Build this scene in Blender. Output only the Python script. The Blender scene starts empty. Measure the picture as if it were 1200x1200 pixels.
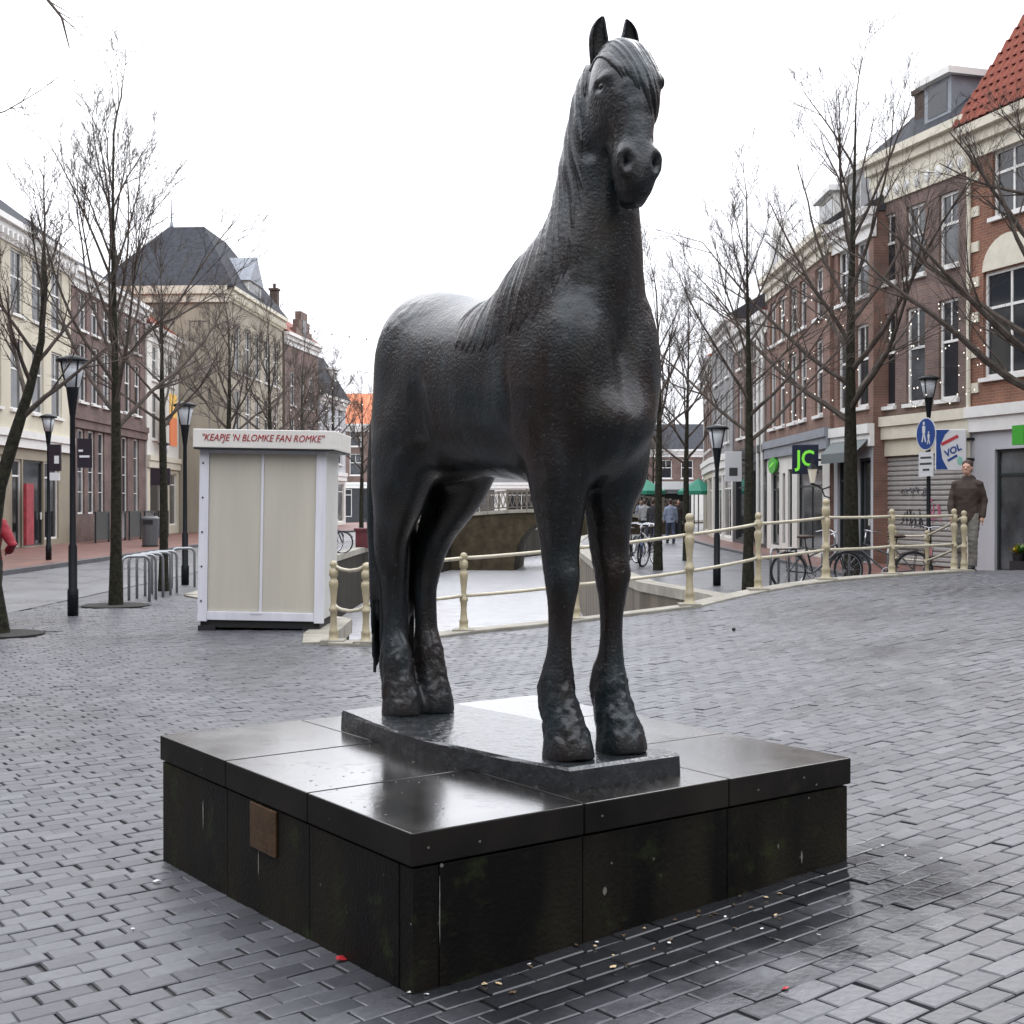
import bpy, bmesh, math, random
import numpy as np
from mathutils import Vector, Matrix, noise

# ---------------------------------------------------------------- camera, sky, sun, exposure
scene = bpy.context.scene
EYE = 1.55                    # lens height above the quay (metres)
F = 1529.0                    # focal length in photo pixels (photo 1200 wide)
HZ = 590.0                    # horizon row in the photo
cam_data = bpy.data.cameras.new('camera')
cam_data.sensor_width = 36.0
cam_data.lens = 36.0 * F / 1200.0
cam_data.clip_start = 0.1
cam_data.clip_end = 2000.0
cam = bpy.data.objects.new('camera', cam_data)
scene.collection.objects.link(cam)
cam.location = (0, 0, EYE)
cam.rotation_euler = (math.radians(90) - math.atan((600 - HZ) / F), 0, 0)
scene.camera = cam

world = bpy.data.worlds.new('World')
scene.world = world
world.use_nodes = True
wn = world.node_tree
wn.nodes.clear()
w_out = wn.nodes.new('ShaderNodeOutputWorld')
w_bg = wn.nodes.new('ShaderNodeBackground')
w_sky = wn.nodes.new('ShaderNodeTexSky')
w_sky.sky_type = 'NISHITA'
w_sky.sun_disc = False
w_sky.sun_elevation = math.radians(38)
w_sky.sun_rotation = math.radians(-25)
w_sky.air_density = 1.5
w_sky.dust_density = 6.0
w_sky.ozone_density = 1.0
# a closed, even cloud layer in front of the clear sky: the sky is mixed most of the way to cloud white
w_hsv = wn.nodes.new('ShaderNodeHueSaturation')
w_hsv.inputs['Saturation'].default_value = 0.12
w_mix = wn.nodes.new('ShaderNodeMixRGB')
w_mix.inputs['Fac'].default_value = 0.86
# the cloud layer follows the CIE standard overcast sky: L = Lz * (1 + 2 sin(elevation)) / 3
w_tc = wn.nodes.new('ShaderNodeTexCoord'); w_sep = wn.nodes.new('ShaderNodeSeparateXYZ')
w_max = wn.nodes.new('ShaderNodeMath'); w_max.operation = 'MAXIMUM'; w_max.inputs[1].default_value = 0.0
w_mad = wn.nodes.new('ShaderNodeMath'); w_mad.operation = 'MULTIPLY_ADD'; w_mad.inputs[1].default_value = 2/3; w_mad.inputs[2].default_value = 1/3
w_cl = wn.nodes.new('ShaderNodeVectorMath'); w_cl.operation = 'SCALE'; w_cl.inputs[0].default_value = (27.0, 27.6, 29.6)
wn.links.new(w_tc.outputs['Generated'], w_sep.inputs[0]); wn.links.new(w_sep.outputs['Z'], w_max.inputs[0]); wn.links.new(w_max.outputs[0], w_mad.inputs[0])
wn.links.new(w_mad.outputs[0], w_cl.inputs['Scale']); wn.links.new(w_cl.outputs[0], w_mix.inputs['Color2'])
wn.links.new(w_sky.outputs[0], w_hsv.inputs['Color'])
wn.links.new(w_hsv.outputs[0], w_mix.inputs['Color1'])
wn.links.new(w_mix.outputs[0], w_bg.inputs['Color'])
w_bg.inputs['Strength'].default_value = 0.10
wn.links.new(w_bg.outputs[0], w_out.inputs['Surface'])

sun_data = bpy.data.lights.new('sun', 'SUN')
sun_data.energy = 0.6
sun_data.angle = math.radians(25)
sun_data.color = (1.0, 0.97, 0.93)
sun = bpy.data.objects.new('sun', sun_data)
scene.collection.objects.link(sun)
sun.rotation_euler = (math.radians(90 - 38), 0, math.radians(155))

vs = scene.view_settings
vs.view_transform = 'Standard'
vs.look = 'None'
vs.exposure = 0.45
vs.gamma = 1.0
vs.use_curve_mapping = False
scene.cycles.max_bounces = 6
scene.cycles.diffuse_bounces = 3
scene.cycles.glossy_bounces = 3
scene.cycles.transmission_bounces = 3
scene.cycles.caustics_reflective = False
scene.cycles.caustics_refractive = False
scene.cycles.use_denoising = True

# ---------------------------------------------------------------- helpers
COL = scene.collection
rnd = random.Random(11)

def at(u, v, z):
    """photo pixel + known height -> world point"""
    d = F * (EYE - z) / (v - HZ)
    return ((u - 600) / F * d, d, z)

def ux(u, Y):
    return (u - 600) / F * Y

class MB:
    """collects shapes, build() links them as ONE mesh object"""
    def __init__(self, M=None):
        self.v = []; self.f = []; self.M = M
    def add(self, vs_, fs_):
        b = len(self.v)
        if self.M is not None:
            vs_ = [tuple(self.M @ Vector(p)) for p in vs_]
        self.v.extend([tuple(p) for p in vs_]); self.f.extend([tuple(i + b for i in f) for f in fs_])
        return self
    def box(self, x0, x1, y0, y1, z0, z1):
        return self.add([(x0,y0,z0),(x1,y0,z0),(x1,y1,z0),(x0,y1,z0),(x0,y0,z1),(x1,y0,z1),(x1,y1,z1),(x0,y1,z1)],
                        [(0,3,2,1),(4,5,6,7),(0,1,5,4),(1,2,6,5),(2,3,7,6),(3,0,4,7)])
    def hexa(self, p):
        """8 points: bottom ring then top ring"""
        return self.add(p, [(0,3,2,1),(4,5,6,7),(0,1,5,4),(1,2,6,5),(2,3,7,6),(3,0,4,7)])
    def bar(self, a, b, w, h, up=(0,0,1)):
        a = Vector(a); b = Vector(b); t = (b - a).normalized(); u = Vector(up)
        s = t.cross(u)
        if s.length < 1e-5: s = t.cross(Vector((1,0,0)))
        s.normalize(); u = s.cross(t)
        s *= w / 2; u *= h / 2
        return self.hexa([a-s-u, a+s-u, a+s+u, a-s+u, b-s-u, b+s-u, b+s+u, b-s+u])
    def tube(self, pts, rad, n=8, cap=True, flat=None):
        pts = [Vector(p) for p in pts]
        if not hasattr(rad, '__len__'): rad = [rad] * len(pts)
        vs_ = []; ref = None
        for i, p in enumerate(pts):
            t = (pts[min(i+1, len(pts)-1)] - pts[max(i-1, 0)]).normalized()
            if ref is None:
                ref = Vector((0,0,1)) if abs(t.z) < 0.9 else Vector((1,0,0))
            s = t.cross(ref)
            if s.length < 1e-4: s = t.orthogonal()
            s.normalize(); u = s.cross(t).normalized(); ref = u
            for k in range(n):
                a = 2 * math.pi * k / n
                vs_.append(p + s * math.cos(a) * rad[i] + u * math.sin(a) * rad[i])
        fs_ = []
        for i in range(len(pts) - 1):
            for k in range(n):
                k2 = (k + 1) % n
                fs_.append((i*n+k, i*n+k2, (i+1)*n+k2, (i+1)*n+k))
        if cap:
            fs_.append(tuple(range(n))[::-1]); fs_.append(tuple(range((len(pts)-1)*n, len(pts)*n)))
        return self.add(vs_, fs_)
    def lathe(self, prof, c=(0,0,0), n=16):
        """prof: (r, z) from bottom to top"""
        vs_ = []
        for r, z in prof:
            for k in range(n):
                a = 2 * math.pi * k / n
                vs_.append((c[0] + r*math.cos(a), c[1] + r*math.sin(a), c[2] + z))
        fs_ = []
        for i in range(len(prof) - 1):
            for k in range(n):
                k2 = (k + 1) % n
                fs_.append((i*n+k, i*n+k2, (i+1)*n+k2, (i+1)*n+k))
        fs_.append(tuple(range(n))[::-1]); fs_.append(tuple(range((len(prof)-1)*n, len(prof)*n)))
        return self.add(vs_, fs_)
    def prism(self, poly, z0, z1):
        """poly: list of (x, y) counter-clockwise"""
        n = len(poly)
        vs_ = [(x, y, z0) for x, y in poly] + [(x, y, z1) for x, y in poly]
        fs_ = [tuple(range(n))[::-1], tuple(range(n, 2*n))] + [(i, (i+1) % n, n+(i+1) % n, n+i) for i in range(n)]
        return self.add(vs_, fs_)
    def plate(self, poly, y0, y1):
        """poly in (x, z), extruded along y"""
        n = len(poly)
        vs_ = [(x, y0, z) for x, z in poly] + [(x, y1, z) for x, z in poly]
        fs_ = [tuple(range(n)), tuple(range(n, 2*n))[::-1]] + [(i, n+i, n+(i+1) % n, (i+1) % n) for i in range(n)]
        return self.add(vs_, fs_)
    def blob(self, c, r, n=8, m=6):
        vs_ = [(c[0], c[1], c[2]-r[2])]
        for j in range(1, m):
            ph = -math.pi/2 + math.pi*j/m
            for k in range(n):
                a = 2*math.pi*k/n
                vs_.append((c[0]+r[0]*math.cos(ph)*math.cos(a), c[1]+r[1]*math.cos(ph)*math.sin(a), c[2]+r[2]*math.sin(ph)))
        vs_.append((c[0], c[1], c[2]+r[2])); T = len(vs_)-1
        fs_ = []
        for k in range(n):
            k2 = (k+1) % n
            fs_.append((0, 1+k2, 1+k)); fs_.append((T, 1+(m-2)*n+k, 1+(m-2)*n+k2))
            for j in range(m-2):
                fs_.append((1+j*n+k, 1+j*n+k2, 1+(j+1)*n+k2, 1+(j+1)*n+k))
        return self.add(vs_, fs_)
    def mesh(self, name, mat=None, smooth=False):
        me = bpy.data.meshes.new(name)
        me.from_pydata(self.v, [], self.f)
        if smooth: me.shade_smooth()
        if mat is not None: me.materials.append(mat)
        me.update()
        return me
    def build(self, name, mat=None, parent=None, smooth=False, bevel=0):
        o = bpy.data.objects.new(name, self.mesh(name, mat, smooth))
        COL.objects.link(o)
        if parent is not None: o.parent = parent
        if bevel:
            m = o.modifiers.new('edge', 'BEVEL'); m.width = bevel; m.segments = 2; m.limit_method = 'ANGLE'
        return o

def tag(o, label=None, cat=None, group=None, kind=None):
    if label: o['label'] = label
    if cat: o['category'] = cat
    if group: o['group'] = group
    if kind: o['kind'] = kind
    return o

def thing(name, label, cat, loc=(0,0,0), rotz=0.0, group=None):
    o = bpy.data.objects.new(name, None)
    o.empty_display_size = 0.2
    COL.objects.link(o)
    o.location = loc; o.rotation_euler = (0, 0, rotz)
    return tag(o, label, cat, group)

def put(name, mesh, parent=None, loc=(0,0,0), rot=(0,0,0), sc=(1,1,1)):
    o = bpy.data.objects.new(name, mesh); COL.objects.link(o)
    o.parent = parent; o.location = loc; o.rotation_euler = rot; o.scale = sc
    return o

def copy_tree(o, parent=None):
    c = o.copy(); COL.objects.link(c); c.parent = parent
    for ch in o.children: copy_tree(ch, c)
    return c

def smooth01(t):
    t = min(1.0, max(0.0, t)); return t*t*(3-2*t)

# ---------------------------------------------------------------- materials
def mat(name, col, rough=0.6, var=0.0, scale=6.0, col2=None, bump=0.0, bscale=40.0, metal=0.0, spec=0.5, emit=None, estr=0.0, streak=False, rvar=0.0, coat=0.0):
    m = bpy.data.materials.new(name); m.use_nodes = True
    nt = m.node_tree; b = nt.nodes['Principled BSDF']
    c4 = (*col, 1)
    b.inputs['Base Color'].default_value = c4
    b.inputs['Roughness'].default_value = rough
    b.inputs['Metallic'].default_value = metal
    b.inputs['Specular IOR Level'].default_value = spec
    b.inputs['Coat Weight'].default_value = coat
    b.inputs['Coat Roughness'].default_value = 0.12
    tc = nt.nodes.new('ShaderNodeTexCoord')
    if var or col2:
        n = nt.nodes.new('ShaderNodeTexNoise'); n.inputs['Scale'].default_value = scale
        n.inputs['Detail'].default_value = 6; n.inputs['Roughness'].default_value = 0.62
        if streak:
            mp = nt.nodes.new('ShaderNodeMapping'); mp.inputs['Scale'].default_value = (1, 1, 0.12)
            nt.links.new(tc.outputs['Object'], mp.inputs[0]); nt.links.new(mp.outputs[0], n.inputs['Vector'])
        else:
            nt.links.new(tc.outputs['Object'], n.inputs['Vector'])
        r = nt.nodes.new('ShaderNodeValToRGB')
        r.color_ramp.elements[0].position = 0.32; r.color_ramp.elements[1].position = 0.68
        if col2 is None:
            r.color_ramp.elements[0].color = (*[c*(1-var) for c in col], 1)
            r.color_ramp.elements[1].color = (*[min(1, c*(1+var)) for c in col], 1)
        else:
            r.color_ramp.elements[0].color = (*col, 1); r.color_ramp.elements[1].color = (*col2, 1)
        nt.links.new(n.outputs['Fac'], r.inputs['Fac']); nt.links.new(r.outputs[0], b.inputs['Base Color'])
        if rvar:
            mr = nt.nodes.new('ShaderNodeMapRange')
            mr.inputs['From Min'].default_value = 0.3; mr.inputs['From Max'].default_value = 0.7
            mr.inputs['To Min'].default_value = max(0.02, rough-rvar); mr.inputs['To Max'].default_value = min(1, rough+rvar)
            nt.links.new(n.outputs['Fac'], mr.inputs['Value']); nt.links.new(mr.outputs[0], b.inputs['Roughness'])
    if bump:
        n2 = nt.nodes.new('ShaderNodeTexNoise'); n2.inputs['Scale'].default_value = bscale; n2.inputs['Detail'].default_value = 5
        nt.links.new(tc.outputs['Object'], n2.inputs['Vector'])
        bp = nt.nodes.new('ShaderNodeBump'); bp.inputs['Strength'].default_value = bump; bp.inputs['Distance'].default_value = 0.02
        nt.links.new(n2.outputs['Fac'], bp.inputs['Height']); nt.links.new(bp.outputs[0], b.inputs['Normal'])
    if emit:
        b.inputs['Emission Color'].default_value = (*emit, 1); b.inputs['Emission Strength'].default_value = estr
    return m

def brick_mat(name, c1, c2, mortar, bw=0.22, bh=0.065, rough=0.85):
    m = bpy.data.materials.new(name); m.use_nodes = True
    nt = m.node_tree; b = nt.nodes['Principled BSDF']; b.inputs['Roughness'].default_value = rough
    tc = nt.nodes.new('ShaderNodeTexCoord'); mp = nt.nodes.new('ShaderNodeMapping')
    mp.inputs['Rotation'].default_value = (math.radians(-90), 0, 0)   # object x,z -> texture x,y
    br = nt.nodes.new('ShaderNodeTexBrick')
    br.inputs['Color1'].default_value = (*c1, 1); br.inputs['Color2'].default_value = (*c2, 1); br.inputs['Mortar'].default_value = (*mortar, 1)
    br.inputs['Scale'].default_value = 1.0; br.inputs['Brick Width'].default_value = bw; br.inputs['Row Height'].default_value = bh
    br.inputs['Mortar Size'].default_value = 0.006
    nt.links.new(tc.outputs['Object'], mp.inputs[0]); nt.links.new(mp.outputs[0], br.inputs['Vector'])
    n = nt.nodes.new('ShaderNodeTexNoise'); n.inputs['Scale'].default_value = 1.3; n.inputs['Detail'].default_value = 8
    nt.links.new(tc.outputs['Object'], n.inputs['Vector'])
    mr = nt.nodes.new('ShaderNodeMapRange'); mr.inputs['From Min'].default_value = 0.3; mr.inputs['From Max'].default_value = 0.7
    mr.inputs['To Min'].default_value = 0.62; mr.inputs['To Max'].default_value = 1.2
    nt.links.new(n.outputs['Fac'], mr.inputs['Value'])
    mx = nt.nodes.new('ShaderNodeMixRGB'); mx.blend_type = 'MULTIPLY'; mx.inputs['Fac'].default_value = 1
    nt.links.new(br.outputs['Color'], mx.inputs['Color1']); nt.links.new(mr.outputs[0], mx.inputs['Color2'])
    nt.links.new(mx.outputs[0], b.inputs['Base Color'])
    return m
# ---------------------------------------------------------------- the ground: square / bridge deck, quays, road, water
WATER_Z = -1.9
PL = Vector((-1.522, 5.62, 0)); PF = Vector((-.304, 3.94, 0)); PR = Vector((1.339, 5.13, 0)); PB = PL + PR - PF   # plinth corners
D1 = (PR - PF).normalized(); D2 = Vector((-D1.y, D1.x, 0))

def gz(X, Y):
    k = min(1, max(0, (Y-5)/11)); x0 = -2.5+1.2*k; w = 10.5-4.5*k
    z = .48*smooth01((X-x0)/w)
    return z*(1-smooth01((Y-20.6)/6))

DECK = [(-1.97, 14.40), (-1.60, 14.28), (-.57, 15.40), (.77, 15.70), (2.15, 15.80), (3.19, 16.90), (4.32, 17.95), (5.59, 19.20), (6.88, 20.30)]
def bend(Y):
    return .0040*max(0, Y-45)**2
LWALL = [(-1.97, 14.40), (-2.12, 15.4), (-2.16, 17.3), (-5.2, 22), (-5.2, 32), (-5.2, 45)] + [(-5.2+bend(y), y) for y in (52, 60, 68, 78, 90, 105, 125)]
RWALL = [(3.19, 16.90), (3.45, 18.5), (3.35, 22), (2.5, 25.5), (2.15, 33), (2.2, 45)] + [(2.2+bend(y), y) for y in (52, 60, 68, 78, 90, 105, 125)]

def interp_line(L, Y):
    for (x0, y0), (x1, y1) in zip(L, L[1:]):
        if y0 <= Y <= y1 and y1 > y0: return x0+(x1-x0)*(Y-y0)/(y1-y0)
    return L[-1][0] if Y > L[-1][1] else L[0][0]

def deck_edge(X):
    for (x0, y0), (x1, y1) in zip(DECK, DECK[1:]):
        if x0 <= X <= x1: return y0+(y1-y0)*(X-x0)/(x1-x0)
    return 1e9

def in_square(X, Y):
    if X > 6.88: return Y < 27
    if X >= -1.97: return Y < deck_edge(X)
    if Y < 14.4: return True
    return X < interp_line(LWALL, Y) and Y < 25

def pave_material(name, sheet):
    m = bpy.data.materials.new(name); m.use_nodes = True
    nt = m.node_tree; b = nt.nodes['Principled BSDF']
    tc = nt.nodes.new('ShaderNodeTexCoord')
    geo = nt.nodes.new('ShaderNodeNewGeometry')
    n1 = nt.nodes.new('ShaderNodeTexNoise'); n1.inputs['Scale'].default_value = .55; n1.inputs['Detail'].default_value = 6
    nt.links.new(geo.outputs['Position'], n1.inputs['Vector'])
    n2 = nt.nodes.new('ShaderNodeTexNoise'); n2.inputs['Scale'].default_value = 38; n2.inputs['Detail'].default_value = 5
    nt.links.new(geo.outputs['Position'], n2.inputs['Vector'])
    base = nt.nodes.new('ShaderNodeValToRGB'); e = base.color_ramp.elements
    e[0].color = (.048, .050, .057, 1); e[1].color = (.106, .108, .118, 1); e[0].position = .05; e[1].position = .95
    if sheet == 'joint':
        e[0].color = (.020, .020, .022, 1); e[1].color = (.045, .042, .038, 1)
        nt.links.new(n2.outputs['Fac'], base.inputs['Fac'])
        b.inputs['Roughness'].default_value = .6
        nt.links.new(base.outputs[0], b.inputs['Base Color'])
        return m
    if sheet == 'far':
        mp = nt.nodes.new('ShaderNodeMapping'); mp.inputs['Rotation'].default_value = (0, 0, -math.atan2(D1.y, D1.x))
        nt.links.new(geo.outputs['Position'], mp.inputs[0])
        br = nt.nodes.new('ShaderNodeTexBrick'); br.inputs['Scale'].default_value = 1; br.inputs['Brick Width'].default_value = .168; br.inputs['Row Height'].default_value = .096
        br.inputs['Mortar Size'].default_value = .006; br.inputs['Color1'].default_value = (.2, .2, .2, 1); br.inputs['Color2'].default_value = (.85, .85, .85, 1); br.inputs['Mortar'].default_value = (0, 0, 0, 1)
        nt.links.new(mp.outputs[0], br.inputs['Vector'])
        nt.links.new(br.outputs['Color'], base.inputs['Fac'])
    else:
        at_ = nt.nodes.new('ShaderNodeAttribute'); at_.attribute_name = 'tone'
        nt.links.new(at_.outputs['Fac'], base.inputs['Fac'])
    mx = nt.nodes.new('ShaderNodeMixRGB'); mx.blend_type = 'MULTIPLY'; mx.inputs['Fac'].default_value = 1
    mr = nt.nodes.new('ShaderNodeMapRange'); mr.inputs['From Min'].default_value = .3; mr.inputs['From Max'].default_value = .7; mr.inputs['To Min'].default_value = .72; mr.inputs['To Max'].default_value = 1.2
    ma = nt.nodes.new('ShaderNodeMath'); ma.operation = 'MULTIPLY_ADD'; ma.inputs[1].default_value = .55; 
    nt.links.new(n2.outputs['Fac'], ma.inputs[0])
    mb_ = nt.nodes.new('ShaderNodeMath'); mb_.operation = 'MULTIPLY'; mb_.inputs[1].default_value = .45
    nt.links.new(n1.outputs['Fac'], mb_.inputs[0]); nt.links.new(mb_.outputs[0], ma.inputs[2])
    nt.links.new(ma.outputs[0], mr.inputs['Value'])
    nt.links.new(base.outputs[0], mx.inputs['Color1']); nt.links.new(mr.outputs[0], mx.inputs['Color2'])
    nt.links.new(mx.outputs[0], b.inputs['Base Color'])
    rr = nt.nodes.new('ShaderNodeMapRange'); rr.inputs['From Min'].default_value = .35; rr.inputs['From Max'].default_value = .65; rr.inputs['To Min'].default_value = .30; rr.inputs['To Max'].default_value = .50
    nt.links.new(n1.outputs['Fac'], rr.inputs['Value']); nt.links.new(rr.outputs[0], b.inputs['Roughness'])
    # wet stain along the plinth's right-hand foot, with its dark reflection painted in
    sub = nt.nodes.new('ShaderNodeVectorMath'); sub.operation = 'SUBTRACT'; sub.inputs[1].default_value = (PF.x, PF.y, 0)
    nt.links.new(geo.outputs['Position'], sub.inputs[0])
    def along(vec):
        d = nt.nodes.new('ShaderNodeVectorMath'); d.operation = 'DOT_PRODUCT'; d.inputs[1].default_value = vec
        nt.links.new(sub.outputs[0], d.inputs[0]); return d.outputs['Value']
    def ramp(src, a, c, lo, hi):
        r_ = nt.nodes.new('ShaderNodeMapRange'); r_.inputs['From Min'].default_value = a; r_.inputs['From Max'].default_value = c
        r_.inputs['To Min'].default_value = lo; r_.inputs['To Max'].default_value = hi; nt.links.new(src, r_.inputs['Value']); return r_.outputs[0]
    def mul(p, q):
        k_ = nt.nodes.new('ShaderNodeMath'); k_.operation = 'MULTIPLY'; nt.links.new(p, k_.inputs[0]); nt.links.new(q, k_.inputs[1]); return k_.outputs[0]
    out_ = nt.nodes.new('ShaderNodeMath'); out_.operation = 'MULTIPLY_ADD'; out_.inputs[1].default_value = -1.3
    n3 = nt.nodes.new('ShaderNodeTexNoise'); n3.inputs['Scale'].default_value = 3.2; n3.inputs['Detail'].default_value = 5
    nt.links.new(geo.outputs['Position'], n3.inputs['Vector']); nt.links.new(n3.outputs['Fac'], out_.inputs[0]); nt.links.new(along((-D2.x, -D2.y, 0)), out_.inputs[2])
    wet_reflection = mul(ramp(along((-D2.x, -D2.y, 0)), -.25, -.05, 0, 1), mul(ramp(out_.outputs[0], -.35, .12, 1, 0), mul(ramp(along((D1.x, D1.y, 0)), -.25, .15, 0, 1), ramp(along((D1.x, D1.y, 0)), 1.9, 2.5, 1, 0))))
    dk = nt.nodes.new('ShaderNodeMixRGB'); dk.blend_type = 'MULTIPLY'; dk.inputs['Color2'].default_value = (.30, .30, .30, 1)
    nt.links.new(wet_reflection, dk.inputs['Fac']); nt.links.new(mx.outputs[0], dk.inputs['Color1']); nt.links.new(dk.outputs[0], b.inputs['Base Color'])
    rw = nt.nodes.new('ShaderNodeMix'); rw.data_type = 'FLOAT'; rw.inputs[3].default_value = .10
    nt.links.new(wet_reflection, rw.inputs[0]); nt.links.new(rr.outputs[0], rw.inputs[2]); nt.links.new(rw.outputs[0], b.inputs['Roughness'])
    b.inputs['Specular IOR Level'].default_value = .55
    bp = nt.nodes.new('ShaderNodeBump'); bp.inputs['Strength'].default_value = .35; bp.inputs['Distance'].default_value = .004
    nt.links.new(n2.outputs['Fac'], bp.inputs['Height']); nt.links.new(bp.outputs[0], b.inputs['Normal'])
    return m

M_JOINT = pave_material('paving_joint', 'joint')
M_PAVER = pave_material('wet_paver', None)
M_FARPAVE = pave_material('far_paving', 'far')
M_STONE = mat('pale_coping_stone', (.20, .185, .150), .7, scale=3, col2=(.33, .31, .26), bump=.3)
M_QUAYWALL = mat('quay_brickwork', (.055, .045, .032), .75, scale=1.6, col2=(.16, .135, .095), bump=.4, streak=True)
M_ASPHALT = mat('wet_asphalt', (.125, .128, .138), .32, .18, .8, bump=.25, bscale=120, rvar=.1)
M_REDBRICK = brick_mat('red_clinker', (.20, .085, .062), (.14, .062, .050), (.06, .045, .04), .21, .07, .45)
M_KERB = mat('kerb_stone', (.07, .07, .075), .5, .3, 3)

# bedding of the square
cs = .2; b = MB(); vid = {}
def gv(i, j):
    if (i, j) not in vid:
        vid[(i, j)] = len(b.v); b.v.append((i*cs, j*cs, gz(i*cs, j*cs)-.012))
    return vid[(i, j)]
for i in range(-55, 75):
    for j in range(-20, 135):
        X, Y = (i+.5)*cs, (j+.5)*cs
        if X < -7.2 and Y > 8 and not (X > -7.2): continue
        if abs(X) > .46*max(Y, 0)+3.5: continue
        if in_square(X, Y): b.f.append((gv(i, j), gv(i+1, j), gv(i+1, j+1), gv(i, j+1)))
square = b.build('square', M_JOINT, smooth=True)
tag(square, kind='structure')

# pavers of the square
PAVL, PAVW = .168, .096
def paver_shape(L, W, r, jit=.003):
    """a worn block: top slightly crowned, chamfered edge"""
    hx, hy = L/2, W/2; c = .005; vs_ = []
    q = [(-1, -1), (1, -1), (1, 1), (-1, 1)]
    o = [(r.uniform(-jit, jit), r.uniform(-jit, jit)) for _ in q]
    for (sx, sy), (ox, oy) in zip(q, o): vs_.append((sx*hx+ox, sy*hy+oy, -.03))
    for (sx, sy), (ox, oy) in zip(q, o): vs_.append((sx*hx+ox, sy*hy+oy, -.0035))
    for (sx, sy), (ox, oy) in zip(q, o): vs_.append((sx*(hx-c)+ox, sy*(hy-c)+oy, r.uniform(-.0012, .0012)))
    fs_ = [(8, 9, 10, 11)] + [(k+j, (k+1) % 4+j, (k+1) % 4+4+j, k+4+j) for j in (0, 4) for k in range(4)]
    return vs_, fs_

def set_tone(me, vals):
    a = me.attributes.new('tone', 'FLOAT', 'POINT'); a.data.foreach_set('value', np.array(vals, dtype=np.float32))

pr = random.Random(21)
PITS = []          # tree pits, filled by the tree rows below
TREE_PITS = [(-6.06, 15.45), (-6.0, 19.75)]
def plinth_uv(X, Y):
    d = Vector((X, Y, 0)) - PF
    return d.dot(D1), d.dot(D2)
pavers = []
for jr in range(-70, 300):
    off = (jr % 2)*.5*PAVL + pr.uniform(-.025, .025); sv = jr*PAVW
    for ir in range(-140, 230):
        su = ir*PAVL + off + pr.uniform(-.006, .006)
        X = D1.x*su + D2.x*sv; Y = D1.y*su + D2.y*sv
        if Y < 3.35 or Y > 21 or abs(X) > .41*Y+.25: continue
        if X < -7.1 or not in_square(X, Y): continue
        if -1.97 < X < 6.9 and Y > deck_edge(X)-.12: continue
        if Y > 14.4 and X < -1.9 and X > interp_line(LWALL, Y)-.2: continue
        a, c = plinth_uv(X, Y)
        if .10 < a < 1.94 and .10 < c < 1.98: continue
        if any(abs(X-tx) < .55 and abs(Y-ty) < .5 for tx, ty in TREE_PITS): continue
        pavers.append((X, Y))
def shows(X, Y):
    z = gz(X, Y); u = 600+F*X/Y; v = HZ+F*(EYE-z)/Y
    if not (-5 < u < 1205 and v < 1210): return False
    # hidden behind the plinth?
    o = Vector((0, 0, EYE)); p = Vector((X, Y, z))
    for k in range(1, 12):
        q = o.lerp(p, .5+.5*k/12)
        a, c = plinth_uv(q.x, q.y)
        if 0 < a < 2.03 and 0 < c < 2.075 and q.z < .55: return False
    return True
order = sorted(range(len(pavers)), key=lambda i: pavers[i][1])
single = []
for i in order:
    if len(single) >= 300: break
    if shows(*pavers[i]): single.append(i)
sset = set(single)
variants = []
for k in range(8):
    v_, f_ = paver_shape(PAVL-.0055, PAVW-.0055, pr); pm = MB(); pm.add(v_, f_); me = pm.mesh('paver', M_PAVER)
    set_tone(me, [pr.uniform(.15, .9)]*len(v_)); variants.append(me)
rest = MB(); tones = []
ang = math.atan2(D1.y, D1.x)
for i, (X, Y) in enumerate(pavers):
    sx = (gz(X+.1, Y)-gz(X-.1, Y))/.2; sy = (gz(X, Y+.1)-gz(X, Y-.1))/.2
    nrm = Vector((-sx+pr.gauss(0, .0065), -sy+pr.gauss(0, .0065), 1)).normalized()
    xa = D1 - nrm*D1.dot(nrm); xa.normalize(); ya = nrm.cross(xa)
    z = gz(X, Y) + pr.gauss(0, .0014)
    sc = 1 + pr.uniform(-.02, .01)
    M = Matrix(((xa.x*sc, ya.x, nrm.x, X), (xa.y*sc, ya.y, nrm.y, Y), (xa.z*sc, ya.z, nrm.z, z), (0, 0, 0, 1)))
    if i in sset:
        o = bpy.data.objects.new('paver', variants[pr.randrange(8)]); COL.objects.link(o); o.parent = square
        if pr.random() < .5: M = M @ Matrix.Rotation(math.pi, 4, 'Z')
        o.matrix_local = M
    else:
        v_, f_ = paver_shape(PAVL-.0055, PAVW-.0055, pr)
        rest.M = M; rest.add(v_, f_); tones += [min(1, max(0, pr.gauss(.5, .22)))]*len(v_)
rest.M = None
o = rest.build('paving_field', M_PAVER, square); set_tone(o.data, tones); tag(o, kind='stuff')

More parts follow.
